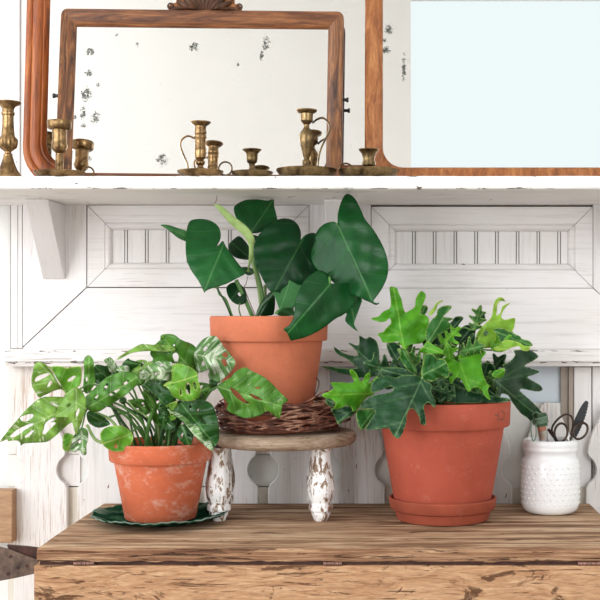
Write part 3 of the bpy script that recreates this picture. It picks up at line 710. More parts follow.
def leaf(root, org, outline, base, tip, D0, D1, mat, cross=0.0, fold=0.0, bow=0.0, rip=0.0, ripn=3.0, holes=(), stem=None, stem_r=.0013, stem_mat='stem', smooth=3, step=2.6, name='leaf', wav=0.0, seed=0, label=None, sharp_tip=True, s2=0.0, ruf=0.0, rufw=13.0, lobes=False):
    """leaf blade: its outline (pixels) is laid at real distances D0 (at its base) .. D1 (at its tip), folded along the midrib, bowed and rippled"""
    pts = [Vector((x, y)) for x, y in outline]
    ring = crom(pts, smooth, True) if smooth > 1 else pts
    out = []
    for p in ring:
        if not out or (p - out[-1]).length > .35: out.append(p)
    if (out[0] - out[-1]).length < .35: out.pop()
    loops = [out] + [crom([Vector(p) for p in h], 3, True) for h in holes]
    V = []; E = []
    for L in loops:
        n0 = len(V); V += [Vector((p.x, p.y)) for p in L]; E += [(n0 + i, n0 + (i+1) % len(L)) for i in range(len(L))]
    def inside(p, L):
        c = False; j = len(L) - 1
        for i in range(len(L)):
            if (L[i].y > p.y) != (L[j].y > p.y) and p.x < (L[j].x - L[i].x) * (p.y - L[i].y) / (L[j].y - L[i].y) + L[i].x: c = not c
            j = i
        return c
    xs = [p.x for p in out]; ys = [p.y for p in out]
    b0, t0 = Vector(base), Vector(tip); ax = (t0 - b0); Ln = ax.length; ax /= Ln; nx = Vector((-ax.y, ax.x))
    # midrib points get a row of their own so the fold is crisp
    for i in range(int(Ln / step) + 1):
        p = b0 + ax * i * step
        if inside(p, out): V.append(p)
    y = min(ys); r = 0
    while y < max(ys):
        x = min(xs) + (step / 2 if r % 2 else 0)
        while x < max(xs):
            p = Vector((x, y))
            if abs((p - b0).dot(nx)) > step * .45 and inside(p, out) and not any(inside(p, h) for h in loops[1:]): V.append(p)
            x += step
        y += step * .87; r += 1
    res = delaunay_2d_cdt(V, E, [], 0, 1e-4)
    rv, rf = res[0], res[2]
    fs = []
    for f in rf:
        c = Vector((sum(rv[i].x for i in f) / len(f), sum(rv[i].y for i in f) / len(f)))
        if inside(c, out) and not any(inside(c, h) for h in loops[1:]): fs.append(f)
    used = sorted({i for f in fs for i in f}); idx = {u: k for k, u in enumerate(used)}
    from mathutils import kdtree
    kd = kdtree.KDTree(len(out)); arc = [0.0]
    for i, p in enumerate(out):
        kd.insert((p.x, p.y, 0), i)
        arc.append(arc[-1] + (out[(i+1) % len(out)] - p).length)
    kd.balance()
    nw = max(2, round(arc[-1] / rufw))
    segs = []
    if lobes:
        no = len(outline)
        for i in range(no):
            a, b, c_ = Vector(outline[i-1]), Vector(outline[i]), Vector(outline[(i+1) % no])
            if (a - b).length < .1 or (c_ - b).length < .1: continue
            u1, u2 = (a - b).normalized(), (c_ - b).normalized()
            mid_ = b + (u1 + u2) * 1.5
            if u1.dot(u2) > -.45 and inside(mid_, out):
                tt = (b - b0).dot(ax); ss = abs((b - b0).dot(nx))
                if ss < 3: continue
                q = b0 + ax * max(0, min(Ln, tt - ss * .75)); segs.append((q, b))
    def vein_at(p):
        m = 9
        for a, b in segs:
            d = b - a; L2 = d.length_squared
            if L2 < 1: continue
            f = max(0, min(1, (p - a).dot(d) / L2)); m = min(m, (p - a - d * f).length + f * .5)
        return max(0, 1 - m / 1.5)
    def depth(p):
        e = 0
        if ruf:
            co_, i_, dd = kd.find((p.x, p.y, 0)); e = ruf * math.exp(-dd / 5.0) * math.sin(2 * math.pi * nw * arc[i_] / arc[-1] + seed)
        if segs: e -= .0007 * vein_at(p)
        return e + depth0(p)
    def depth0(p):
        t = (p - b0).dot(ax) / Ln; s = (p - b0).dot(nx); sm = s * .00137
        tt = max(-.3, min(1.3, t))
        return D0 + (D1 - D0) * t + cross * sm + fold * (math.sqrt(sm*sm + 4e-6)) + s2 * sm * sm * 20 + bow * 4 * tt * (1 - tt) + rip * math.sin(ripn * 2 * math.pi * (t - abs(s) / Ln * .7)) * min(1, abs(s) / (Ln * .25)) \
            + wav * mnoise.noise(Vector((p.x * .07 + seed, p.y * .07, seed * 1.7)))
    verts = []; uvs = []; vns = [vein_at(Vector((rv[u].x, rv[u].y))) if segs else 0 for u in used]
    for u in used:
        p = Vector((rv[u].x, rv[u].y)); verts.append(px(p.x, p.y, depth(p)) - org)
        uvs.append(((p - b0).dot(nx) / 100, (p - b0).dot(ax) / 100))
    me = bpy.data.meshes.new(name); me.from_pydata(verts, [], [tuple(idx[i] for i in f) for f in fs]); me.validate()
    bm = bmesh.new(); bm.from_mesh(me)
    for f in bm.faces:
        if f.normal.y > 0: f.normal_flip()
    uvl = bm.loops.layers.uv.new('UVMap')
    rl = bm.verts.layers.float.new('rim'); vl = bm.verts.layers.float.new('vein')
    for v in bm.verts:
        v[vl] = vns[v.index]
        v[rl] = 1.0 if v.is_boundary else 0.0
    for f in bm.faces:
        for l in f.loops: l[uvl].uv = uvs[l.vert.index]
    bm.to_mesh(me); bm.free(); me.shade_smooth(); me.materials.append(mat)
    ob = bpy.data.objects.new(name, me); C.objects.link(ob); ob.parent = root
    sd = ob.modifiers.new('thickness', 'SOLIDIFY'); sd.thickness = .0006; sd.offset = 1
    if label: ob['label'] = label
    if stem:
        path = [px(x, y, d) for x, y, d in stem]
        m = MB(); m.tube(path, lambda t: stem_r * (1.25 - .45 * (1 - t)), 8, 6); so = m.build('leaf_stalk', M[stem_mat], ob, org)
    return ob

# ---------------------------------------------------------------- cake stand and twig wreath
so_ = Vector((-.1500, 1.687, CT))
stand = thing('cake_stand', so_, 'round grey washed wooden stand on turned whitewashed legs under the middle plant', 'stand')
ST = ZC - .162; SB = ST - .0195
t_ = MB(); Rt = .1025
t_.lathe([(.0001, SB), (Rt - .012, SB), (Rt - .005, SB + .0015), (Rt - .001, SB + .006), (Rt, SB + .010), (Rt - .001, SB + .0145), (Rt - .005, ST - .001), (Rt - .010, ST), (.0001, ST)], Vector((so_.x, so_.y, 0)), 80, mod=lambda a, r, z: 1 + .006 * math.sin(3*a + 1) + .003 * math.sin(7*a))
t_.build('stand_top', M['stand_top'], stand, so_, sharp=50)
lp = [(10.5, 451), (10.5, 453), (9.2, 456), (9.0, 462), (9.6, 467), (11.2, 476), (12.6, 486), (12.8, 493), (11.6, 500), (9.4, 504.5), (9.2, 505.5), (11.2, 507), (11.6, 510), (11.2, 512), (9.0, 513), (9.2, 515), (7.6, 519), (6.2, 522)]
for xx, yy in ((-.0725, -.042), (.0675, -.042), (-.0795, .042), (.0590, .042)):
    k = 1.645 / F; hh = SB - CT
    L = MB(); cc = Vector((-.1622 + xx, 1.687 + yy, 0))
    q = [(r * k, CT + hh * (522 - y) / 71.0) for r, y in lp]
    L.lathe([(.0001, SB)] + q + [(.0001, CT)], cc, 28, mod=lambda a, r, z: 1 + .05 * math.cos(6 * a))
    L.build('leg', M['leg'], stand, so_, sharp=40)
wo = Vector((-.1500, 1.686, ST))
wr = MB(); Rw = .0765
for i in range(170):
    a0 = R.uniform(0, 2 * math.pi); ln = R.uniform(.8, 2.4); ph = R.uniform(0, 2 * math.pi); tw = R.uniform(-2.6, 2.6); q = math.sqrt(R.uniform(.1, 1)); P = []
    nn = 9
    for j in range(nn):
        a = a0 + ln * j / (nn - 1); f = ph + tw * j / (nn - 1)
        wob = .006 * mnoise.noise(Vector((i * 3.1, j * .6, 0))) * 1.5
        rr = Rw + .0225 * q * math.cos(f) + wob; zz = .0235 + (.0215 * q) * math.sin(f) + .0025 * mnoise.noise(Vector((i, j * .7, 9)))
        P.append(wo + Vector((rr * math.cos(a), rr * math.sin(a), max(zz, .0015))))
    rd = R.uniform(.0010, .0022)
    wr.tube(P, lambda t, rd=rd: rd * (1 - .45 * t), 6, 2)
# two loose curling ends at the right
wr.tube([px(312, 398, 1.68), px(317, 391, 1.675), px(319, 382, 1.67), px(316, 378, 1.67), px(314, 381, 1.67)], .0008, 6, 4)
wr.tube([px(300, 405, 1.62), px(312, 399, 1.62), px(323, 392, 1.63), px(333, 391, 1.65)], .001, 6, 4)
tag(wr.build('twig_wreath', M['twig'], None, wo), 'ring of brown grapevine twigs lying on the stand around the middle pot', 'wreath')

# ---------------------------------------------------------------- middle plant: monstera
oc = Vector((-.1695, 1.683, ST + .0005))
mon = thing('potted_monstera', oc, 'monstera with broad glossy heart leaves in a smooth clay pot on the raised stand', 'potted plant')
pot(mon, oc, .0826, .0575, ZC - .0014, oc.z, .0345, M['tc_center'])
a4 = lambda s: P2(s, 150, 185, 4.0); b4 = lambda s: P2(s, 240, 185, 3.75)
pa = lambda x, y: (150 + x / 4, 185 + y / 4); pb = lambda x, y: (240 + x / 3.75, 185 + y / 3.75)
L_ = lambda *a, **k: leaf(mon, oc, *a, **{**dict(wav=.003, ruf=.0012, rufw=45), **k})
L_(b4([(405,34),(430,50),(450,85),(470,130),(495,160),(520,200),(545,250),(556,300),(552,345),(535,385),(515,415),(500,436),(516,443),(520,439),(521,445),(508,449),(490,440),(470,432),(440,418),(400,405),(360,375),(330,345),(300,325),(278,305),(268,275),(268,250),(280,215),(285,185),(300,160),(325,143),(355,138),(366,146),(367,110),(375,75),(388,46)]),
   pb(365,147), pb(498,436), 1.628, 1.595, M['mon'], cross=.25, fold=.22, bow=-.006, rip=.0016, ripn=3.5, stem=((337,224,1.630),(325,240,1.69),(300,275,1.70),(283,322,1.695)), stem_r=.0022, step=3)
L_(b4([(227,206),(228,180),(218,152),(200,134),(178,127),(150,128),(110,145),(80,175),(58,210),(50,250),(58,300),(75,335),(95,370),(112,398),(140,400),(180,425),(215,420),(250,390),(285,350),(300,310),(290,270),(292,225),(290,195),(285,183),(268,180),(245,188),(232,200)]),
   pb(224,222), pb(118,420), 1.668, 1.64, M['mon_dark'], cross=-.12, fold=.20, bow=-.005, rip=.0016, ripn=3, stem=((300,244,1.67),(290,275,1.69),(281,322,1.69)), stem_r=.002, step=3)
L_(b4([(140,338),(180,355),(215,372),(240,380),(232,405),(215,430),(203,460),(180,463),(150,468),(135,430),(120,395),(126,362)]),
   pb(190,350), pb(150,468), 1.648, 1.632, M['mon_back'], cross=.1, bow=.003)
L_(b4([(400,480),(370,495),(350,470),(360,400),(400,375),(455,420),(447,465),(432,505),(428,525),(442,549),(420,535),(395,510)]),
   pb(400,380), pb(438,548), 1.632, 1.612, M['mon_mid'], cross=.2, bow=.002)
L_(b4([(337,362),(333,342),(318,328),(297,322),(268,335),(243,358),(222,393),(210,430),(205,465),(200,498),(185,525),(164,540),(178,556),(190,582),(205,580),(240,572),(280,555),(320,530),(355,503),(400,475),(430,447),(440,418),(430,388),(408,372),(378,368),(345,370)]),
   pb(338,372), pb(178,556), 1.588, 1.572, M['mon'], cross=-.10, fold=.42, bow=-.010, rip=.0010, stem=((330,284,1.588),(329,277,1.60),(325,285,1.64),(300,310,1.68),(286,324,1.69)), stem_r=.0018, step=3)
L_(a4([(268,244),(282,215),(280,180),(262,155),(230,140),(190,136),(160,145),(148,175),(143,220),(143,270),(150,310),(170,350),(195,385),(214,424),(218,432),(224,424),(250,412),(300,398),(345,375),(383,352),(360,325),(330,285),(305,250),(292,225),(278,238)]),
   pa(284,262), pa(216,428), 1.655, 1.625, M['mon_mid'], cross=.12, fold=.15, bow=-.006, rip=.0012, ripn=3, stem=((221,251,1.656),(218,290,1.67),(226,300,1.675),(234,322,1.68)), stem_r=.0014, step=3)
L_(a4([(335,95),(350,75),(385,60),(430,58),(470,63),(493,57),(496,85),(505,120),(508,148),(480,165),(450,185),(425,193),(400,190),(396,180),(365,155),(345,132)]),
   pa(405,188), pa(492,60), 1.700, 1.735, M['mon_mid'], cross=.1, fold=.12, bow=-.004, rip=.001, stem=((251,232,1.70),(252,260,1.70),(262,300,1.695),(267,322,1.69)), stem_r=.0016)
L_(a4([(315,240),(335,218),(357,205),(378,222),(400,255),(406,295),(370,298),(335,287),(317,265)]), pa(398,292), pa(325,230), 1.715, 1.735, M['mon_dark'], cross=.2, bow=-.003)
L_(a4([(395,208),(415,200),(440,208),(455,215),(430,222),(405,222)]), pa(400,210), pa(450,214), 1.71, 1.70, M['mon_dark'])
L_(a4([(362,334),(385,328),(410,335),(417,350),(400,362),(380,355)]), pa(370,340), pa(415,350), 1.69, 1.68, M['mon_mid'], fold=.2, stem=((248,276,1.69),(246,284,1.69),(245,290,1.69),(258,322,1.69)), stem_r=.0005, stem_mat='tendril')
L_(a4([(305,415),(320,395),(345,390),(365,400),(382,425),(386,462),(370,478),(340,475),(315,450)]), pa(370,400), pa(320,465), 1.675, 1.66, M['mon_dark'], fold=.2, holes=[a4([(350,435),(362,428),(370,434),(360,446)])], stem=((240,303,1.66),(239,310,1.67),(243,322,1.68)), stem_r=.0009)
L_(a4([(42,160),(70,160),(110,172),(147,186),(147,222),(135,222),(110,210),(85,190),(60,172)]), pa(147,205), pa(42,160), 1.675, 1.66, M['mon_back'], fold=.3, bow=-.002)
L_(a4([(428,518),(445,470),(468,440),(490,424),(500,455),(497,500),(488,520)]), pa(440,520), pa(490,425), 1.672, 1.67, M['mon_dark'], fold=.4)
L_(a4([(503,516),(512,500),(535,492),(572,490),(566,516)]), pa(505,512), pa(572,492), 1.655, 1.64, M['adan'], fold=.3)
L_(b4([(200,470),(180,463),(150,466),(142,488),(200,488)]), pb(200,486), pb(150,468), 1.64, 1.63, M['mon_back'], fold=.2)
# rolled new leaf spear, stalks and tendril
sp3 = MB(); P = [px(248 + 2*.0, 272, 1.68), px(252, 246, 1.672), px(246, 232, 1.666), px(232, 220, 1.66), px(220, 208, 1.655), px(214.5, 205, 1.654)]
sp3.tube(P, lambda t: .0014 + .0050 * max(0, math.sin(math.pi * min(1, max(0, t * 1.08 - .06)) ** .8)) * (1 if t < .98 else .5), 12, 6, flat=.55)
nl = sp3.build('rolled_leaf', M['mon_new'], mon, oc, label='pale green leaf still rolled up')
MB().tube([px(214.5, 205.5, 1.654), px(215.5, 202, 1.654), px(217, 199, 1.655), px(216.5, 196, 1.656)], .0005, 6, 4).build('dry_tip', M['tendril'], nl, oc)
for pth, r, mt in ((((251,240,1.67),(254,265,1.68),(259,290,1.685),(262,318,1.69)), .0024, 'stem_pale'), (((254,262,1.67),(262,290,1.68),(265,320,1.69)), .0020, 'stem'),
                   (((236,280,1.67),(244,297,1.675),(254,320,1.68)), .0030, 'stem'), (((217,288,1.655),(226,304,1.66),(233,321,1.67)), .0013, 'stem_dark'), (((265,285,1.69),(266,318,1.69)), .0022, 'stem_pale'),
                   (((256,318,1.66),(262,306,1.66),(272,296,1.66),(276,290,1.662)), .0026, 'stem_dark')):
    MB().tube([px(*p) for p in pth], r, 10, 6).build('stalk', M[mt], mon, oc)

# ---------------------------------------------------------------- right plant: lobed philodendron
orr = Vector((.0725, 1.656, CT + .0075))
ph = thing('potted_philodendron', orr, 'plant with jagged lobed green leaves in the wide reddish clay pot on the right', 'potted plant')
rp = pot(ph, orr, .0938, .0640, ZC - .1172, orr.z, .0345, M['tc_right'])
mk = MB()
def onpot(x, y):      # point on the pot's rim surface at this height
    D = 1.60; 
    for _ in range(6):
        p = px(x, y, D); dx = p.x - orr.x; rr = .0936 - (ZC - .1172 - p.z) * .03
        D = orr.y - math.sqrt(max(1e-6, rr*rr - dx*dx))
    return px(x, y, D)
for pth in (((494.5, 415), (497.5, 415)), ((498, 412), (498, 418.5)), ((500.5, 411), (503.5, 412), (504, 416), (502.5, 419.5), (497, 420))):
    mk.tube([onpot(*p) for p in pth], .0006, 6, 3)
mk.build('stamped_mark', M['rust'], rp, orr)
sa = MB(); osau = Vector((.0725, 1.656, CT))
sa.lathe([(.0001, .0003), (.0600, .0003), (.0625, .0015), (.0668, .0138), (.0700, .0150), (.0724, .0172), (.0744, .0298), (.0732, .0314), (.0709, .0314), (.0694, .0290), (.0674, .0140), (.064, .0072), (.0001, .0072)], osau, 72)
tag(sa.build('pot_saucer', M['tc_saucer'], None, osau, sharp=45), 'round terracotta saucer under the right hand pot', 'saucer')
c5 = lambda s: P2(s, 320, 330, 5.45); c6 = lambda s: P2(s, 370, 280, 6.0); c7 = lambda s: P2(s, 440, 290, 5.714); c8 = lambda s: P2(s, 400, 340, 4.0)
K = lambda *a, **k: leaf(ph, orr, *a, **{**dict(smooth=3, wav=.008, ruf=.0022, rufw=15, lobes=True, step=1.9), **k})
st = lambda x, y, d: ((x, y, d), ((x + 435) / 2, (y + 398) / 2 - 6, (d + 1.665) / 2), (435 + (x - 435) * .15, 402, 1.665))
main = [(410,375),(402,375.5),(395,378),(388,376),(379,378),(372,383),(371,389),(373,393),(380.5,390.5),(389,386.5),(393,387),(393,391.5),(384,394),(373,396),(364,401.5),(359.5,407),(364,408.5),(373,409),(374.7,413.5),(369.5,422),(366,427),(367,430),(378.7,429),(388,428),(390.6,431),(394,436.5),(399,438.5),(402.5,433),(406,423.6),(407,414),(410,409),(413.6,409),(417,413),(419.5,418),(420,423),(425,425.5),(426,421),(424.5,412.5),(424,405.5),(429,402.5),(434.5,408),(435.5,401),(431,392),(432,385),(426,381),(422.5,379),(417,376)]
K(main, (422,378.5), (397,432), 1.555, 1.53, M['phi_dark'], cross=.12, fold=.12, bow=-.004, rip=.001, s2=.05, smooth=2, stem=st(422, 378, 1.556), stem_r=.0022)
K(c5([(10,352),(50,335),(75,315),(58,288),(100,285),(150,290),(185,285),(175,260),(160,220),(180,215),(200,240),(215,270),(230,280),(245,250),(262,232),(272,235),(270,270),(265,290),(300,262),(315,255),(310,275),(285,300),(292,330),(290,350),(250,370),(225,400),(205,430),(180,445),(170,420),(140,410),(100,430),(75,425),(85,400),(60,375),(30,370)]),
  (320 + 290/5.45, 330 + 345/5.45), (322, 394.5), 1.575, 1.545, M['phi_bright'], cross=-.2, fold=.2, bow=-.004, stem=((372,393,1.577),(395,385,1.62),(430,400,1.66)), stem_r=.0018)
K(c5([(340,225),(335,200),(325,160),(320,100),(305,60),(270,38),(250,48),(215,32),(215,60),(205,85),(155,70),(180,95),(200,115),(205,140),(150,135),(110,115),(78,92),(80,110),(100,135),(150,160),(185,190),(205,205),(150,210),(100,205),(40,198),(8,198),(60,220),(110,235),(160,245),(210,260),(260,255),(310,250)]),
  (320 + 340/5.45, 330 + 235/5.45), (320 + 160/5.45, 330 + 75/5.45), 1.655, 1.675, M['phi_dark'], fold=.15, bow=-.004, stem=st(382, 373, 1.655))
K(c6([(5,232),(50,220),(80,190),(120,170),(125,130),(120,80),(118,45),(140,42),(160,50),(178,90),(190,120),(200,170),(212,195),(225,190),(268,160),(275,110),(300,70),(320,72),(335,95),(325,130),(305,180),(300,205),(330,210),(355,240),(345,290),(335,350),(300,380),(260,385),(230,395),(215,420),(190,400),(175,370),(130,375),(80,375),(65,350),(45,325),(80,310),(95,290),(125,260),(120,230),(90,250),(50,250)]),
  (370 + 190/6, 280 + 330/6), (370 + 140/6, 280 + 45/6), 1.60, 1.615, M['phi_bright'], fold=.2, cross=.1, bow=-.003, stem=((403,338,1.602),(412,352,1.63),(424,375,1.65),(433,400,1.66)), stem_r=.002)
K(c6([(340,290),(370,240),(400,210),(405,180),(430,160),(480,153),(490,165),(470,190),(440,220),(480,225),(495,235),(470,250),(485,265),(480,285),(430,320),(390,350),(365,380),(345,375),(335,350)]),
  (370 + 350/6, 280 + 370/6), (370 + 480/6, 280 + 160/6), 1.595, 1.61, M['phi_mid'], fold=.5, bow=-.002, stem=((430,342,1.597),(432,370,1.64),(436,400,1.66)), stem_r=.0016)
K(c6([(350,205),(378,170),(398,138),(430,124),(438,130),(407,146),(395,180),(368,212)]), (370 + 355/6, 280 + 208/6), (370 + 435/6, 280 + 128/6), 1.61, 1.62, M['phi_lime'], fold=.3)
K(c6([(300,190),(318,153),(345,158),(340,195),(312,215)]), (370 + 305/6, 280 + 210/6), (370 + 335/6, 280 + 155/6), 1.625, 1.635, M['phi_mid'])
K(c7([(-110,250),(-60,215),(0,180),(55,190),(85,155),(122,150),(133,165),(108,200),(100,240),(97,322),(0,330),(-80,325),(-105,290)]), (440, 345), (440 + 125/5.714, 290 + 155/5.714), 1.655, 1.64, M['phi_dark'], fold=.2, stem=((440,346,1.656),(438,372,1.66),(437,400,1.665)))
K(c6([(320,400),(345,370),(390,395),(440,425),(432,445),(370,442),(310,435),(295,420)]), (370 + 320/6, 280 + 400/6), (370 + 440/6, 280 + 440/6), 1.585, 1.575, M['phi_bright'], fold=.3)
K(c8([(85,130),(92,100),(100,60),(130,55),(150,75),(180,80),(196,120),(192,150),(160,150),(130,165),(110,165),(92,155)]), (421, 376), (448, 362), 1.558, 1.55, M['phi_mid'], fold=.15, rip=.003, ripn=4, wav=.012)
K(c6([(180,410),(215,420),(240,470),(280,540),(270,565),(230,540),(195,500),(182,460)]), (370 + 280/6, 280 + 560/6), (370 + 190/6, 280 + 410/6), 1.60, 1.60, M['phi_mid'], fold=.3)
K(c8([(165,80),(200,70),(240,90),(235,60),(280,40),(320,40),(345,50),(325,80),(330,130),(345,170),(360,185),(350,200),(362,240),(340,225),(320,195),(295,190),(275,208),(262,190),(245,160),(225,150),(205,175),(195,150),(180,100)]),
  (400 + 235/4, 340 + 80/4), (400 + 280/4, 340 + 200/4), 1.60, 1.575, M['phi_bright'], fold=.2, bow=-.005, stem=((459,359,1.602),(452,375,1.64),(444,400,1.66)), stem_r=.0016)
K(c8([(375,155),(400,140),(420,120),(410,100),(440,85),(460,60),(455,42),(490,38),(520,40),(552,64),(535,80),(500,100),(510,110),(557,125),(530,140),(510,150),(560,180),(568,200),(540,205),(490,195),(480,205),(520,240),(560,280),(580,312),(560,328),(530,332),(510,312),(480,290),(450,250),(430,220),(405,215),(395,237),(380,205),(370,180)]),
  (400 + 385/4, 340 + 165/4), (400 + 570/4, 340 + 320/4), 1.60, 1.715, M['phi_dark'], fold=.15, cross=-.1, bow=-.004, stem=((496,381,1.602),(480,378,1.62),(455,400,1.66)), stem_r=.002)
K(c8([(375,125),(395,118),(412,112),(420,130),(405,150),(380,150),(368,142)]), (493, 378), (503, 370), 1.59, 1.585, M['phi_bright'], fold=.2, smooth=3)
K(c7([(200,290),(215,240),(240,210),(290,160),(300,120),(310,70),(335,42),(360,45),(372,66),(350,60),(330,80),(325,110),(322,145),(345,130),(358,92),(402,72),(372,102),(350,150),(370,170),(425,158),(428,185),(420,225),(400,240),(345,225),(345,260),(350,290),(330,315),(290,330),(200,330)]),
  (440 + 200/5.714, 290 + 320/5.714), (440 + 340/5.714, 290 + 45/5.714), 1.635, 1.65, M['phi_lime'], fold=.2, bow=-.003, stem=((476,346,1.637),(465,370,1.65),(447,400,1.66)), stem_r=.0018)
K(c7([(305,230),(340,215),(400,240),(450,260),(470,280),(510,290),(525,310),(530,320),(510,325),(500,345),(470,335),(440,310),(380,290),(345,300),(335,270)]), (440 + 310/5.714, 290 + 235/5.714), (440 + 525/5.714, 290 + 318/5.714), 1.62, 1.60, M['phi_mid'], fold=.25)
K(c7([(308,330),(340,318),(360,292),(400,286),(450,300),(480,318),(515,325),(505,347),(470,345),(450,322),(410,330),(360,352),(320,347)]), (440 + 312/5.714, 290 + 335/5.714), (440 + 500/5.714, 290 + 340/5.714), 1.612, 1.59, M['phi_lime'], fold=.3)
K(c7([(75,270),(90,240),(110,225),(140,205),(190,190),(215,150),(238,138),(216,102),(236,110),(257,150),(250,180),(215,210),(200,245),(197,300),(150,320),(110,310),(80,295)]), (440 + 110/5.714, 290 + 300/5.714), (440 + 240/5.714, 290 + 140/5.714), 1.645, 1.66, M['phi_dark'], fold=.35, stem=((460,344,1.646),(455,370,1.655),(442,402,1.66)))
K(c7([(120,320),(160,270),(195,245),(200,300),(185,330),(140,345)]), (465, 346), (473, 335), 1.635, 1.63, M['phi_dark'], fold=.3)
K(c8([(325,95),(350,90),(372,100),(385,122),(370,140),(345,155),(330,130)]), (483, 376), (488, 364), 1.63, 1.62, M['phi_dark'], fold=.2)
K(c7([(262,228),(276,240),(272,258),(256,262),(248,245)]), (485,332), (487,335), 1.60, 1.60, M['phi_dark'])
for pts_, D_, mt in (([(125,165),(180,170),(230,180),(270,200),(370,225),(425,232),(430,247),(250,252),(150,238),(128,200)], 1.605, 'phi_dark'),
                  ([(130,130),(190,140),(230,160),(270,200),(250,245),(190,225),(140,215)], 1.625, 'phi_dark'),
                  ([(300,200),(330,190),(370,210),(400,235),(360,250),(310,245)], 1.62, 'phi_dark'),
                  ([(-15,80),(20,30),(40,30),(50,90),(40,140),(10,140)], 1.66, 'phi_dark'),
                  ([(10,60),(60,70),(85,110),(75,150),(20,150),(-20,130)], 1.64, 'phi_dark'),
                  ([(140,90),(180,100),(200,140),(190,180),(130,180),(120,140)], 1.64, 'phi_mid'),
                  ([(345,150),(380,170),(400,225),(360,225),(340,180)], 1.65, 'phi_dark')):
    q = c8(pts_); K(q, q[0], q[len(q)//2], D_, D_ - .015, M[mt], fold=.2, wav=.012, seed=pts_[0][0])
K(c6([(100,385),(130,375),(170,385),(195,430),(200,480),(190,520),(140,480),(110,430)]), (401, 365), (388, 344), 1.64, 1.655, M['phi_dark'], fold=.2)
K(c6([(70,530),(130,525),(200,530),(260,560),(290,590),(200,600),(130,590),(70,570)]), (418, 378), (382, 370), 1.585, 1.60, M['phi_dark'], fold=.3)
K(c5([(60,430),(100,425),(160,415),(200,440),(170,470),(130,490),(100,515),(85,480)]), (353, 410), (337, 423), 1.585, 1.575, M['phi_dark'], fold=.2)
K(c5([(30,375),(60,375),(80,400),(70,420),(45,410),(30,395)]), (336, 404), (326, 400), 1.60, 1.60, M['phi_dark'])
K(c5([(200,440),(290,432),(300,455),(270,500),(230,545),(210,520)]), (374, 410), (360, 428), 1.575, 1.56, M['phi_mid'], fold=.2)
def lobed(cx, cy, ln, ang, wd, n=3, seed=0):
    """outline of a lobed leaf: cx, cy base, ln length, ang direction (degrees, 0 = right, 90 = up)"""
    q = random.Random(seed); a = math.radians(ang); ux, uy = math.cos(a), -math.sin(a); vx, vy = -uy, ux; Lp, Rp_ = [], []
    for sd, acc in ((1, Lp), (-1, Rp_)):
        for i in range(n):
            t0 = (i + .25) / (n + .6); w_ = wd * (.65 + .45 * math.sin(math.pi * (t0 + .15))) * q.uniform(.8, 1.15)
            for dt, ww in ((-.05, .34), (.10, 1.0), (.17, .95), (.16, .42)): acc.append((t0 + dt, sd * w_ * ww))
    pts = [(0, wd * .1)] + Lp + [(.93, wd * .2), (1, 0), (.92, -wd * .2)] + Rp_[::-1] + [(0, -wd * .1)]
    return [(cx + ux * t * ln + vx * s_, cy + uy * t * ln + vy * s_) for t, s_ in pts], (cx, cy), (cx + ux * ln, cy + uy * ln)
for cx, cy, ln, an, wd, d0, d1_, mt, sd in ((446,398,40,70,14,1.66,1.64,'phi_mid',1), (470,400,38,60,13,1.66,1.66,'phi_dark',2), (428,396,44,105,14,1.68,1.69,'phi_dark',3), (410,392,42,140,14,1.67,1.68,'phi_dark',4),
        (452,372,30,100,10,1.61,1.60,'phi_bright',5), (436,362,30,60,11,1.62,1.61,'phi_mid',6), (472,388,30,20,11,1.62,1.60,'phi_mid',7), (442,345,26,45,9,1.605,1.60,'phi_bright',8),
        (420,362,26,150,10,1.61,1.60,'phi_mid',9), (460,352,26,15,10,1.61,1.60,'phi_mid',10), (398,372,36,165,12,1.63,1.62,'phi_dark',11), (484,380,34,50,11,1.65,1.66,'phi_dark',12), (432,385,24,30,9,1.585,1.575,'phi_dark',13), (410,350,24,120,8,1.63,1.63,'phi_mid',14),
        (455,396,26,160,9,1.59,1.58,'phi_dark',15), (492,350,28,40,8,1.625,1.62,'phi_bright',16), (415,398,22,200,9,1.60,1.58,'phi_dark',17), (474,330,26,75,8,1.645,1.65,'phi_mid',18)):
    q_, bs_, tp_ = lobed(cx, cy, ln, an, wd, 3, sd)
    K(q_, bs_, tp_, d0, d1_, M[mt], fold=.3, wav=.014, seed=sd, smooth=3, ruf=.003, stem=((cx, cy, d0), ((cx + 440) / 2, cy + 4, 1.65), (440, 404, 1.665)))
for pth, r, mt in ((((422,378,1.57),(421,390,1.6),(430,405,1.65)), .002, 'stem'), (((425,350,1.60),(423,368,1.61),(420,380,1.62),(428,405,1.65)), .0022, 'stem'), (((466,348,1.64),(456,360,1.64),(447,372,1.65)), .002, 'stem_dark')):
    MB().tube([px(*p) for p in pth], r, 10, 5).build('stalk', M[mt], ph, orr)

# ---------------------------------------------------------------- left plant: swiss cheese vine on a green plate
opl = Vector(((159.5 - VX) * 1.633 / F, 1.633, CT)); 
pl = MB(); Rp = .0915
pprof = [(.0001, .0003), (.042, .0003), (.048, .002), (.070, .0058), (.0870, .0110), (.0895, .0120), (.0915, .0130), (.0900, .0142), (.0885, .0136), (.0700, .0080), (.050, .0045), (.0001, .0040)]
pl.lathe(pprof, opl, 120, mod=lambda a, r, z: 1 + (r / Rp) ** 3 * (.018 * math.sin(9 * a) + .01 * math.sin(23 * a)))
for v in pl.v:
    d = v - opl; r = math.hypot(d.x, d.y); a = math.atan2(d.y, d.x)
    if r > .05: v.z += .0007 * math.sin(36 * a) * (r - .05) / .04 + .0010 * math.sin(9 * a) * (r - .05) / .04
plo = pl.build('plate', M['plate'], None, opl, sharp=60)
tag(plo, 'dark green glazed plate with scalloped rim under the left pot', 'plate')
at = plo.data.attributes.new('rim', 'FLOAT', 'POINT')
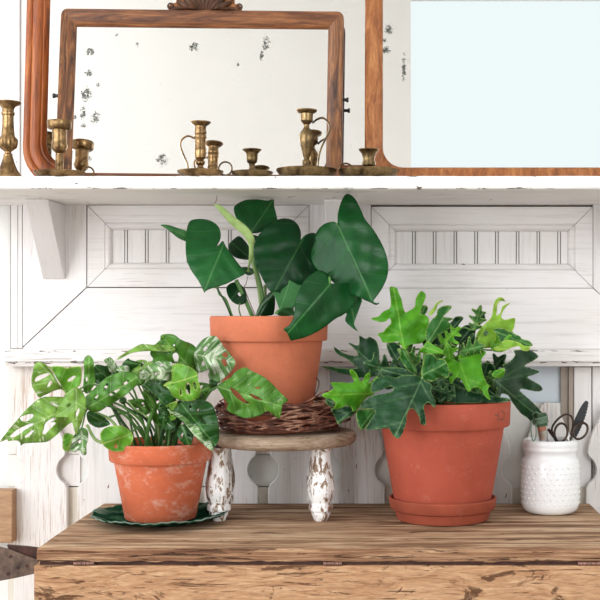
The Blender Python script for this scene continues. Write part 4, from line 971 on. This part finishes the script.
for i, v in enumerate(plo.data.vertices):
    r = math.hypot(v.co.x, v.co.y); at.data[i].value = 1.0 if r > .0890 and v.co.z > .009 else 0.0
ol = Vector(((160.7 - VX) * 1.63 / F, 1.63, CT + .0062))
vin = thing('potted_vine', ol, 'variegated swiss cheese vine with holed leaves in the small chalky clay pot on the left', 'potted plant')
lpot = pot(vin, ol, .0697, .0480, ZC - .1710, ol.z, .0255, M['tc_left'], soil=.010)
d1 = lambda s: P2(s, 0, 350, 6.0); d2 = lambda s: P2(s, 60, 350, 6.0); d3 = lambda s: P2(s, 120, 330, 6.0); d4 = lambda s: P2(s, 170, 330, 5.0)
V_ = lambda *a, **k: leaf(vin, ol, *a, **{**dict(smooth=3, wav=.012, ruf=.0034, rufw=22, step=2.2), **k})
sv = lambda x, y, d, q=160: ((x, y, d), ((x + q) / 2, min(y, 440) - 8 + abs(y - 440) * .25, (d + 1.63) / 2), (q + (x - q) * .12, 447, 1.635))
V_(d1([(235,72),(210,85),(192,150),(190,200),(205,245),(235,285),(260,275),(320,245),(365,235),(385,250),(340,180),(300,120),(265,82)]), (385/6, 350+245/6), (236/6, 350+76/6), 1.60, 1.59, M['adan_light'], cross=.25, bow=-.002,
   holes=[d1([(215,165),(255,145),(290,138),(300,146),(262,170),(212,190)]), d1([(288,205),(303,182),(314,192),(300,214),(284,222)])])
V_(d1([(265,80),(300,100),(350,95),(400,106),(440,100),(485,100),(490,150),(480,212),(440,237),(400,262),(385,250),(345,175),(305,115)]), (395/6, 350+255/6), (300/6, 350+95/6), 1.602, 1.592, M['adan_bright'], cross=-.35, holes=[d1([(405,180),(440,155),(455,160),(425,188)])], stem=sv(66, 392, 1.602, 140))
V_(d1([(400,290),(330,282),(260,285),(210,310),(170,345),(130,390),(80,445),(5,540),(10,547),(45,535),(50,546),(95,542),(120,555),(125,572),(150,558),(240,555),(290,545),(340,510),(380,470),(420,440),(450,425),(450,380),(430,330)]),
   (440/6, 350+330/6), (10/6, 350+540/6), 1.575, 1.555, M['adan_light'], fold=.25, bow=-.008, rip=.0016, ripn=4, step=2.2,
   holes=[d1([(120,405),(160,388),(195,384),(198,402),(165,425),(130,425)]), d1([(60,520),(100,480),(150,455),(190,440),(200,450),(150,482),(90,520)]), d1([(300,312),(335,325),(352,340),(318,330)]), d1([(275,435),(325,405),(330,418),(290,440),(265,470)]), d1([(150,515),(200,480),(195,495),(160,525)]), d1([(285,440),(335,435),(300,475),(270,505),(255,495)])],
   stem=((73,404,1.576),(100,400,1.59),(130,420,1.61),(150,446,1.63)), stem_r=.0015)
V_(d2([(80,228),(120,235),(150,280),(157,330),(150,370),(130,430),(110,480),(95,510),(85,470),(70,425),(30,402),(-25,402),(-12,350),(18,290),(50,250)]), (60+95/6, 350+240/6), (60+100/6, 350+500/6), 1.555, 1.55, M['adan_light'], fold=.45, bow=-.006, holes=[d2([(95,380),(112,350),(116,365),(102,400)]), d2([(40,330),(60,320),(66,335),(45,345)])], stem=((76,391,1.556),(96,385,1.58),(135,410,1.61),(152,446,1.63)))
V_(d2([(145,60),(160,38),(178,34),(200,60),(205,110),(212,180),(205,212),(165,262),(138,232),(145,150)]), (60+165/6, 350+260/6), (60+176/6, 350+36/6), 1.58, 1.585, M['adan'], fold=.35, holes=[d2([(155,170),(162,160),(166,178),(158,190)])], stem=sv(87, 392, 1.58, 150))
V_(d2([(155,345),(148,300),(165,268),(205,235),(240,200),(280,165),(330,142),(390,130),(450,140),(470,165),(465,200),(430,240),(380,280),(330,310),(280,340),(240,365),(190,368)]), (60+160/6, 350+350/6), (60+465/6, 350+160/6), 1.57, 1.555, M['adan'], fold=.25, cross=.1, bow=-.005, rip=.0012, ripn=4,
   holes=[d2([(266,222),(284,200),(292,208),(276,240),(264,244)]), d2([(300,262),(340,238),(360,236),(330,262),(305,275)]), d2([(380,200),(410,180),(416,188),(388,212)]), d2([(206,290),(228,268),(232,276),(212,300)])], stem=((88,408,1.572),(112,402,1.59),(140,420,1.61),(152,446,1.63)), stem_r=.0016)
V_(d2([(240,505),(270,470),(320,455),(370,455),(420,485),(440,520),(430,560),(400,595),(340,612),(285,592),(252,560)]), (60+430/6, 350+500/6), (60+260/6, 350+560/6), 1.565, 1.555, M['adan_bright'], fold=.2, holes=[d2([(325,575),(335,565),(345,580),(332,588)])], stem=sv(131, 433, 1.566, 150))
V_(d2([(160,380),(180,365),(220,380),(262,402),(300,440),(285,455),(230,467),(185,445),(165,420)]), (60+165/6, 350+380/6), (60+290/6, 350+445/6), 1.58, 1.58, M['adan_dark'], fold=.6)
V_(d2([(20,512),(50,500),(85,515),(78,550),(60,580),(50,608),(18,592)]), (60+80/6, 350+505/6), (60+40/6, 350+605/6), 1.565, 1.565, M['adan_bright'], fold=.3, rip=.003)
V_(d2([(88,505),(125,465),(165,480),(170,530),(158,575),(160,620),(140,628),(115,600),(85,612),(60,600),(70,560)]), (60+130/6, 350+475/6), (60+140/6, 350+620/6), 1.56, 1.56, M['adan_white'], fold=.3, rip=.004, holes=[d2([(110,545),(125,538),(128,555),(115,562)])], stem=((81,430,1.56),(92,405,1.575),(130,415,1.61),(150,446,1.63)))
V_(d2([(205,100),(240,88),(290,108),(310,150),(260,190),(212,200)]), (60+290/6, 350+170/6), (60+215/6, 350+100/6), 1.62, 1.615, M['adan_dark'], fold=.2, stem=sv(108, 378, 1.62, 155))
V_(d2([(263,62),(285,50),(305,46),(340,90),(335,135),(300,130),(285,95)]), (60+330/6, 350+130/6), (60+270/6, 350+55/6), 1.60, 1.595, M['adan_white'], fold=.4)
V_(d2([(340,125),(345,105),(362,94),(412,97),(412,132),(375,132)]), (60+410/6, 350+130/6), (60+345/6, 350+120/6), 1.59, 1.585, M['adan_white'], fold=.3)
V_(d3([(15,200),(48,172),(62,180),(100,190),(150,205),(190,212),(140,242),(60,250),(20,225)]), (120+190/6, 330+215/6), (120+30/6, 330+190/6), 1.61, 1.60, M['adan_dark'], fold=.2, stem=sv(150, 366, 1.61, 158))
V_(d3([(200,100),(240,60),(250,28),(320,28),(370,60),(430,85),(460,120),(470,220),(462,300),(420,262),(380,222),(340,202),(300,192),(240,192),(190,205),(200,172),(180,140)]), (120+440/6, 330+250/6), (120+250/6, 330+30/6), 1.62, 1.60, M['adan'], cross=.1, fold=.2, bow=-.008,
   holes=[d3([(315,150),(340,135),(352,160),(345,192),(328,188)]), d3([(318,92),(330,82),(330,96)])], stem=sv(193, 372, 1.62, 172))
V_(d3([(0,158),(60,120),(100,98),(140,85),(200,90),(260,83),(318,98),(328,128),(240,130),(180,125),(120,130),(60,142),(0,174),(-20,176)]), (120+325/6, 330+115/6), (118, 358), 1.595, 1.575, M['adan_light'], fold=.6)
V_(d3([(113,272),(145,235),(185,205),(240,185),(300,190),(316,215),(322,300),(270,302),(200,298),(130,297)]), (120+320/6, 330+240/6), (120+115/6, 330+275/6), 1.585, 1.57, M['adan_white'], fold=.25, cross=-.1, holes=[d3([(205,262),(225,252),(232,264),(212,274)]), d3([(238,208),(258,202),(262,214),(244,220)])], stem=sv(173, 371, 1.586, 165))
V_(d3([(262,335),(285,312),(312,300),(316,215),(370,205),(430,228),(465,262),(470,300),(482,345),(482,390),(430,425),(370,420),(325,402),(300,362),(275,340)]), (120+315/6, 330+318/6), (120+478/6, 330+270/6), 1.565, 1.55, M['adan_bright'], fold=.35, cross=.12, bow=-.006,
   holes=[d3([(398,322),(412,318),(424,350),(420,385),(402,378),(394,345)]), d3([(440,315),(455,318),(462,352),(448,355)]), d3([(360,360),(368,352),(372,385),(362,388)])], stem=sv(172, 384, 1.566, 168))
V_(d3([(128,335),(180,308),(250,318),(290,358),(330,402),(300,432),(262,457),(240,430),(220,400),(170,365)]), (120+150/6, 330+335/6), (120+270/6, 330+450/6), 1.59, 1.58, M['adan_dark'], fold=.25, holes=[d3([(232,362),(244,370),(236,378)])], stem=sv(146, 387, 1.59, 160))
V_(d4([(120,122),(138,78),(170,45),(215,28),(245,45),(270,85),(298,118),(326,155),(322,182),(298,215),(270,242),(240,268),(205,250),(190,225),(196,196),(150,212),(130,182),(120,150)]), (170+125/5, 330+120/5), (170+318/5, 330+160/5), 1.61, 1.60, M['adan_white'], fold=.2, cross=.1, rip=.001, ripn=4,
   holes=[d4([(262,120),(280,110),(292,128),(284,138),(268,135)]), d4([(258,148),(278,145),(286,175),(275,182),(262,168)]), d4([(165,95),(180,82),(188,90),(172,108)]), d4([(158,165),(168,152),(176,175),(162,182)])], stem=((195,354,1.612),(190,365,1.62),(183,400,1.63),(172,446,1.635)), stem_r=.0013)
V_(d4([(235,282),(260,262),(300,240),(330,208),(375,186),(410,205),(470,235),(510,270),(560,320),(588,352),(562,375),(550,440),(520,425),(490,405),(440,430),(380,440),(330,425),(285,400),(290,370),(270,340),(250,310)]), (170+240/5, 330+282/5), (170+560/5, 330+385/5), 1.580, 1.560, M['adan'], fold=.2, cross=.15, bow=-.006, rip=.0014, ripn=4.5, step=2.2,
   holes=[d4([(300,288),(335,305),(372,345),(400,368),(368,362),(325,330)]), d4([(398,318),(440,335),(462,352),(420,342)]), d4([(422,285),(455,286),(440,294)])], stem=((218,386.5,1.582),(210,392,1.59),(200,410,1.62),(190,440,1.635)), stem_r=.0016)
V_(d4([(30,380),(100,350),(160,348),(210,372),(230,420),(244,480),(246,530),(238,565),(214,590),(180,548),(150,500),(80,450),(20,430)]), (170+60/5, 330+370/5), (170+225/5, 330+575/5), 1.575, 1.56, M['adan_dark'], fold=.3, cross=.2, bow=-.006, rip=.0015, ripn=4, holes=[d4([(95,380),(108,378),(104,398)]), d4([(130,392),(150,398),(146,414)]), d4([(150,430),(180,462),(170,470),(146,446)])], stem=sv(184, 402, 1.576, 175))
V_(d4([(-10,395),(60,425),(140,485),(200,550),(218,600),(190,592),(120,525),(60,455),(0,410)]), (170, 412), (170+210/5, 330+598/5), 1.565, 1.555, M['adan_white'], fold=.5)
V_(d4([(-30,360),(30,350),(60,380),(20,420),(-30,430),(-60,400)]), (178, 405), (160, 408), 1.60, 1.59, M['adan_dark'], fold=.2)
V_(d3([(235,490),(290,470),(330,480),(350,530),(330,590),(270,600),(240,560)]), (165, 411), (162, 430), 1.60, 1.59, M['adan_dark'], fold=.3, rip=.003, holes=[d3([(270,520),(290,510),(292,530)])])
V_(d3([(140,360),(170,375),(215,430),(240,480),(200,470),(150,420)]), (158, 408), (144, 391), 1.61, 1.60, M['adan'], fold=.3)
V_(d3([(0,415),(20,400),(40,415),(32,440),(10,442),(-5,430)]), (125, 400), (121, 402), 1.58, 1.58, M['adan_dark'], fold=.3)
V_(d4([(195,250),(235,262),(232,290),(210,300)]), (210, 382), (213, 391), 1.61, 1.61, M['adan_dark'])
def oval(cx, cy, ln, ang, wd):
    a = math.radians(ang); ux, uy = math.cos(a), -math.sin(a); vx, vy = -uy, ux
    pr_ = [(0, .12), (.08, .55), (.25, .95), (.45, 1), (.65, .8), (.85, .38), (1, .03)]
    pts = [(t, w_ * wd) for t, w_ in pr_] + [(t, -w_ * wd) for t, w_ in pr_[::-1]]
    hl = [[(cx + ux * t * ln + vx * s_, cy + uy * t * ln + vy * s_) for t, s_ in h] for h in ([(.3, .25*wd), (.42, .6*wd), (.5, .5*wd), (.38, .2*wd)], [(.4, -.25*wd), (.52, -.6*wd), (.6, -.5*wd), (.48, -.2*wd)])]
    return [(cx + ux * t * ln + vx * s_, cy + uy * t * ln + vy * s_) for t, s_ in pts], (cx, cy), (cx + ux * ln, cy + uy * ln), hl
for k_, (cx, cy, ln, an, wd, d0, d1_, mt) in enumerate(((150,400,34,60,11,1.66,1.66,'adan_dark'), (168,405,36,95,12,1.67,1.68,'adan_dark'), (186,408,30,70,11,1.66,1.66,'adan_dark'), (160,425,26,85,9,1.62,1.61,'adan'), (176,430,26,110,9,1.61,1.60,'adan_dark'),
        (198,415,26,-55,9,1.60,1.59,'adan_dark'), (142,385,30,120,10,1.65,1.66,'adan'), (120,380,30,160,10,1.63,1.62,'adan_dark'), (190,395,26,20,9,1.62,1.61,'adan'), (182,425,24,-70,8,1.585,1.58,'adan_dark'), (150,412,24,150,8,1.62,1.60,'adan'), (166,420,22,60,8,1.59,1.58,'adan_bright'), (132,372,24,20,9,1.60,1.59,'adan_light'))):
    q_, bs_, tp_, hl_ = oval(cx, cy, ln, an, wd)
    V_(q_, bs_, tp_, d0, d1_, M[mt], fold=.35, wav=.014, seed=k_ * 1.3, holes=hl_, stem=((cx, cy, d0), ((cx + 164) / 2, (cy + 440) / 2, 1.64), (164 + (k_ % 5 - 2) * 6, 447, 1.64)))
stems = [(((111,404,1.60),(121,420,1.61),(131,434,1.62),(136,446,1.63)), .0020, 'stem_dark'), (((87,425,1.575),(96,440,1.57),(110,443,1.57),(119,438,1.58),(117,428,1.59),(108,418,1.60),(90,411,1.60)), .0021, 'stem_pale'),
         (((120,405,1.60),(134,412,1.61),(147,421,1.62),(155,446,1.63)), .0016, 'stem_dark'), (((107,418,1.61),(126,413,1.61),(131,425,1.62),(134,446,1.63)), .0015, 'stem'),
         (((146,378,1.60),(150,400,1.61),(157,420,1.62),(160,446,1.63)), .0018, 'stem_pale'), (((142,392,1.61),(153,412,1.62),(160,430,1.63),(163,446,1.63)), .0018, 'stem'), (((166,402,1.60),(163,425,1.61),(160,447,1.62)), .0020, 'stem_dark'),
         (((180,415,1.60),(178,430,1.61),(175,447,1.62)), .0022, 'stem_dark'), (((172,410,1.61),(170,430,1.62),(168,447,1.62)), .0018, 'stem'), (((190,420,1.60),(188,435,1.61),(184,447,1.62)), .0015, 'stem_dark'),
         (((196,425,1.62),(192,436,1.62),(190,447,1.62)), .0015, 'stem'), (((204,392,1.62),(198,404,1.62),(192,425,1.63),(186,447,1.63)), .0017, 'stem_dark'), (((152,412,1.60),(148,428,1.61),(146,447,1.62)), .0026, 'stem'),
         (((133,399,1.62),(140,405,1.62),(146,404,1.62)), .0010, 'tendril'), (((128,400,1.60),(134,408,1.60),(143,414,1.61),(152,420,1.61)), .0012, 'stem_pale')]
for pth, r, mt in stems: MB().tube([px(*p) for p in pth], r, 8, 6).build('stalk', M[mt], vin, ol)

# ---------------------------------------------------------------- milk glass jar and its tools
oj = Vector((.2287, 1.713, CT)); kj = 1.713 / F
jar = thing('milk_glass_jar', oj, 'white hobnail milk glass jar holding scissors at the right end of the chest', 'jar')
YJ = VY + (ZC - CT) * F / 1.713
jz = lambda y: (YJ - y) * kj * 1.0
yo = YJ - 513.8
jp = [(0, 513.8), (20, 513.8), (24, 512.6), (27.4, 509), (28.8, 504), (29, 480), (28.8, 463), (27.6, 460), (26, 458.5), (25.6, 452.5), (27.0, 451.5), (27.6, 449.5), (26.8, 448), (27.2, 446.8), (27.6, 443.5), (27, 441.6), (25.6, 440.6), (24.4, 441.6), (23.6, 446), (24, 460), (26.5, 466), (26.5, 505), (0, 509)]
jb = MB(); jb.lathe([(max(r, .05) * kj, jz(y + yo)) for r, y in jp], oj, 72)
for row in range(8):
    y = 467 + row * 5.1; r = 28.6 if row < 7 else 28.2
    for j in range(30):
        a = 2 * math.pi * (j + .5 * (row % 2)) / 30; c = oj + Vector((r * kj * math.cos(a), r * kj * math.sin(a), jz(y + yo)))
        nrm = Vector((math.cos(a), math.sin(a), 0)); tx = Vector((-math.sin(a), math.cos(a), 0)); up = Vector((0, 0, 1))
        vs = []; rr = .0019
        for q in range(4):
            e = q / 3 * math.pi / 2
            for k in range(8):
                f = 2 * math.pi * k / 8; vs.append(c + nrm * (rr * math.sin(e) * .85) + (tx * math.cos(f) + up * math.sin(f)) * rr * max(math.cos(e), .02))
        jb.add(vs, [(q*8+k, q*8+(k+1) % 8, (q+1)*8+(k+1) % 8, (q+1)*8+k) for q in range(3) for k in range(8)] + [tuple(24 + k for k in range(8))])
jb.build('body', M['milk'], jar, oj, sharp=60)
def ell(cx, cy, rx, ry, rot, D, n=18, dy=0):
    out = []
    for i in range(n):
        a = 2 * math.pi * i / n; x = rx * math.cos(a); y = ry * math.sin(a); c, s = math.cos(rot), math.sin(rot)
        out.append(px(cx + x * c - y * s, cy + x * s + y * c, D))
    return out
osz = px(570, 480, 1.70)
scz = thing('scissors', osz, 'dark handled scissors standing in the white jar, two finger loops up', 'scissors')
D = 1.700
MB().tube(ell(561, 432.5, 6.4, 9.2, .12, D), .0017, 8, 2, closed=True, flat=1.3).build('finger_loop', M['bronze'], scz, osz)
MB().tube(ell(580.5, 431, 6.2, 8.8, .62, D + .004), .0017, 8, 2, closed=True, flat=1.3).build('finger_loop', M['bronze'], scz, osz)
MB().tube([px(566.5, 436, D), px(569, 445, D), px(568, 470, D), px(565, 500, D)], lambda t: .0022 * (1 - .4*t), 8, 4, flat=.5).build('blade', M['steel'], scz, osz)
MB().tube([px(575, 438, D + .004), px(570, 446, D + .004), px(568, 470, D + .004), px(569, 500, D + .004)], lambda t: .0022 * (1 - .4*t), 8, 4, flat=.5).build('blade', M['steel'], scz, osz)
osn = px(560, 480, 1.72)
sn = thing('snips', osn, 'second pair of scissors with thin bronze loops behind the dark handled ones', 'scissors')
D = 1.716
MB().tube([px(x, y, D) for x, y in ((553, 434), (552, 428), (557, 420), (565, 414.5), (571, 416), (573, 421), (572.5, 430), (570, 440), (562, 446), (556, 441))], .0016, 8, 3, closed=True, flat=1.3).build('finger_loop', M['bronze'], sn, osn)
MB().tube([px(548, 429, D + .004), px(553, 436, D + .004), px(558, 446, D + .004), px(560, 498, D + .004)], lambda t: .0022 * (1 - .3*t), 8, 4, flat=.5).build('shank', M['bronze'], sn, osn)
okn = px(572, 470, 1.725)
kn = thing('pruning_saw', okn, 'black toothed tool leaning out of the white jar at the right', 'tool')
kp = MB(); D = 1.722; a0 = Vector((573, 436)); a1 = Vector((587, 401)); ax = (a1 - a0).normalized(); nx = Vector((-ax.y, ax.x)); L0 = (a1 - a0).length; le = []; ri = []
for i in range(25):
    t = i / 24; wv = 4.3 * (math.sin(math.pi * min(1, .18 + t * .80)) ** .5) ; tooth = .7 if i % 2 else 0
    le.append(a0 + ax * L0 * t - nx * wv); ri.append(a0 + ax * L0 * t + nx * (wv + tooth))
kp.prism_y([((p.x - VX) * D / F, ZC + (VY - p.y) * D / F) for p in ri + le[::-1]], D, D + .004)
kp.build('handle', M['black'], kn, okn, bevel=.0006)
MB().tube([px(573, 436, D + .002), px(569, 450, D + .002), px(565, 495, D + .002)], .002, 8, 4, flat=.4).build('blade', M['steel'], kn, okn)
osw = px(545, 470, 1.70)
ws = thing('wire_stick', osw, 'ribbed metal rod with green wire coiled round its top, standing in the white jar', 'tool')
D = 1.682; q0, q1 = px(549, 470, 1.702), px(542, 430, D)
m_ = MB(); ax = (q1 - q0); nseg = 26; Pz = []
m_.tube([q0 + ax * (i / 40) for i in range(41)], lambda t: .0062 + (.0005 if int(t * 40) % 2 else 0), 14, 1)
m_.build('rod', M['steel'], ws, osw, sharp=60)
MB().tube([px(542.1, 430.5, D), px(541.2, 425.5, D)], .0062, 14, 1).build('collar', M['copper'], ws, osw)
co_ = MB(); c0 = px(540.5, 419.5, D)
axn = (q1 - q0).normalized(); sx_ = Vector((axn.z, 0, -axn.x)); P = []
for i in range(90):
    a = i / 12 * 2 * math.pi; h = -.0055 + .0105 * (i / 89) ; rr = .0108 + .0012 * mnoise.noise(Vector((i * .21, 0, 4)))
    P.append(c0 + sx_ * rr * math.cos(a) + Vector((0, 1, 0)) * rr * math.sin(a) + axn * (h + .0015 * mnoise.noise(Vector((i * .13, 3, 0)))))
co_.tube(P, .00085, 6, 2)
co_.tube([px(532, 420, D - .012), px(531, 430, D - .015), px(533, 441, D - .012), px(536, 436, D - .012), px(536, 424, D - .01)], .0009, 6, 4)
co_.tube([px(532, 415, D), px(536, 412, D - .004), px(541, 415, D - .008)], .0009, 6, 4)
MB().tube([px(541.3, 426, D), px(540.0, 413.5, D)], .0090, 14, 1).build('coil_core', M['stem_dark'], ws, osw)
co_.build('wire_coil', M['wire'], ws, osw)
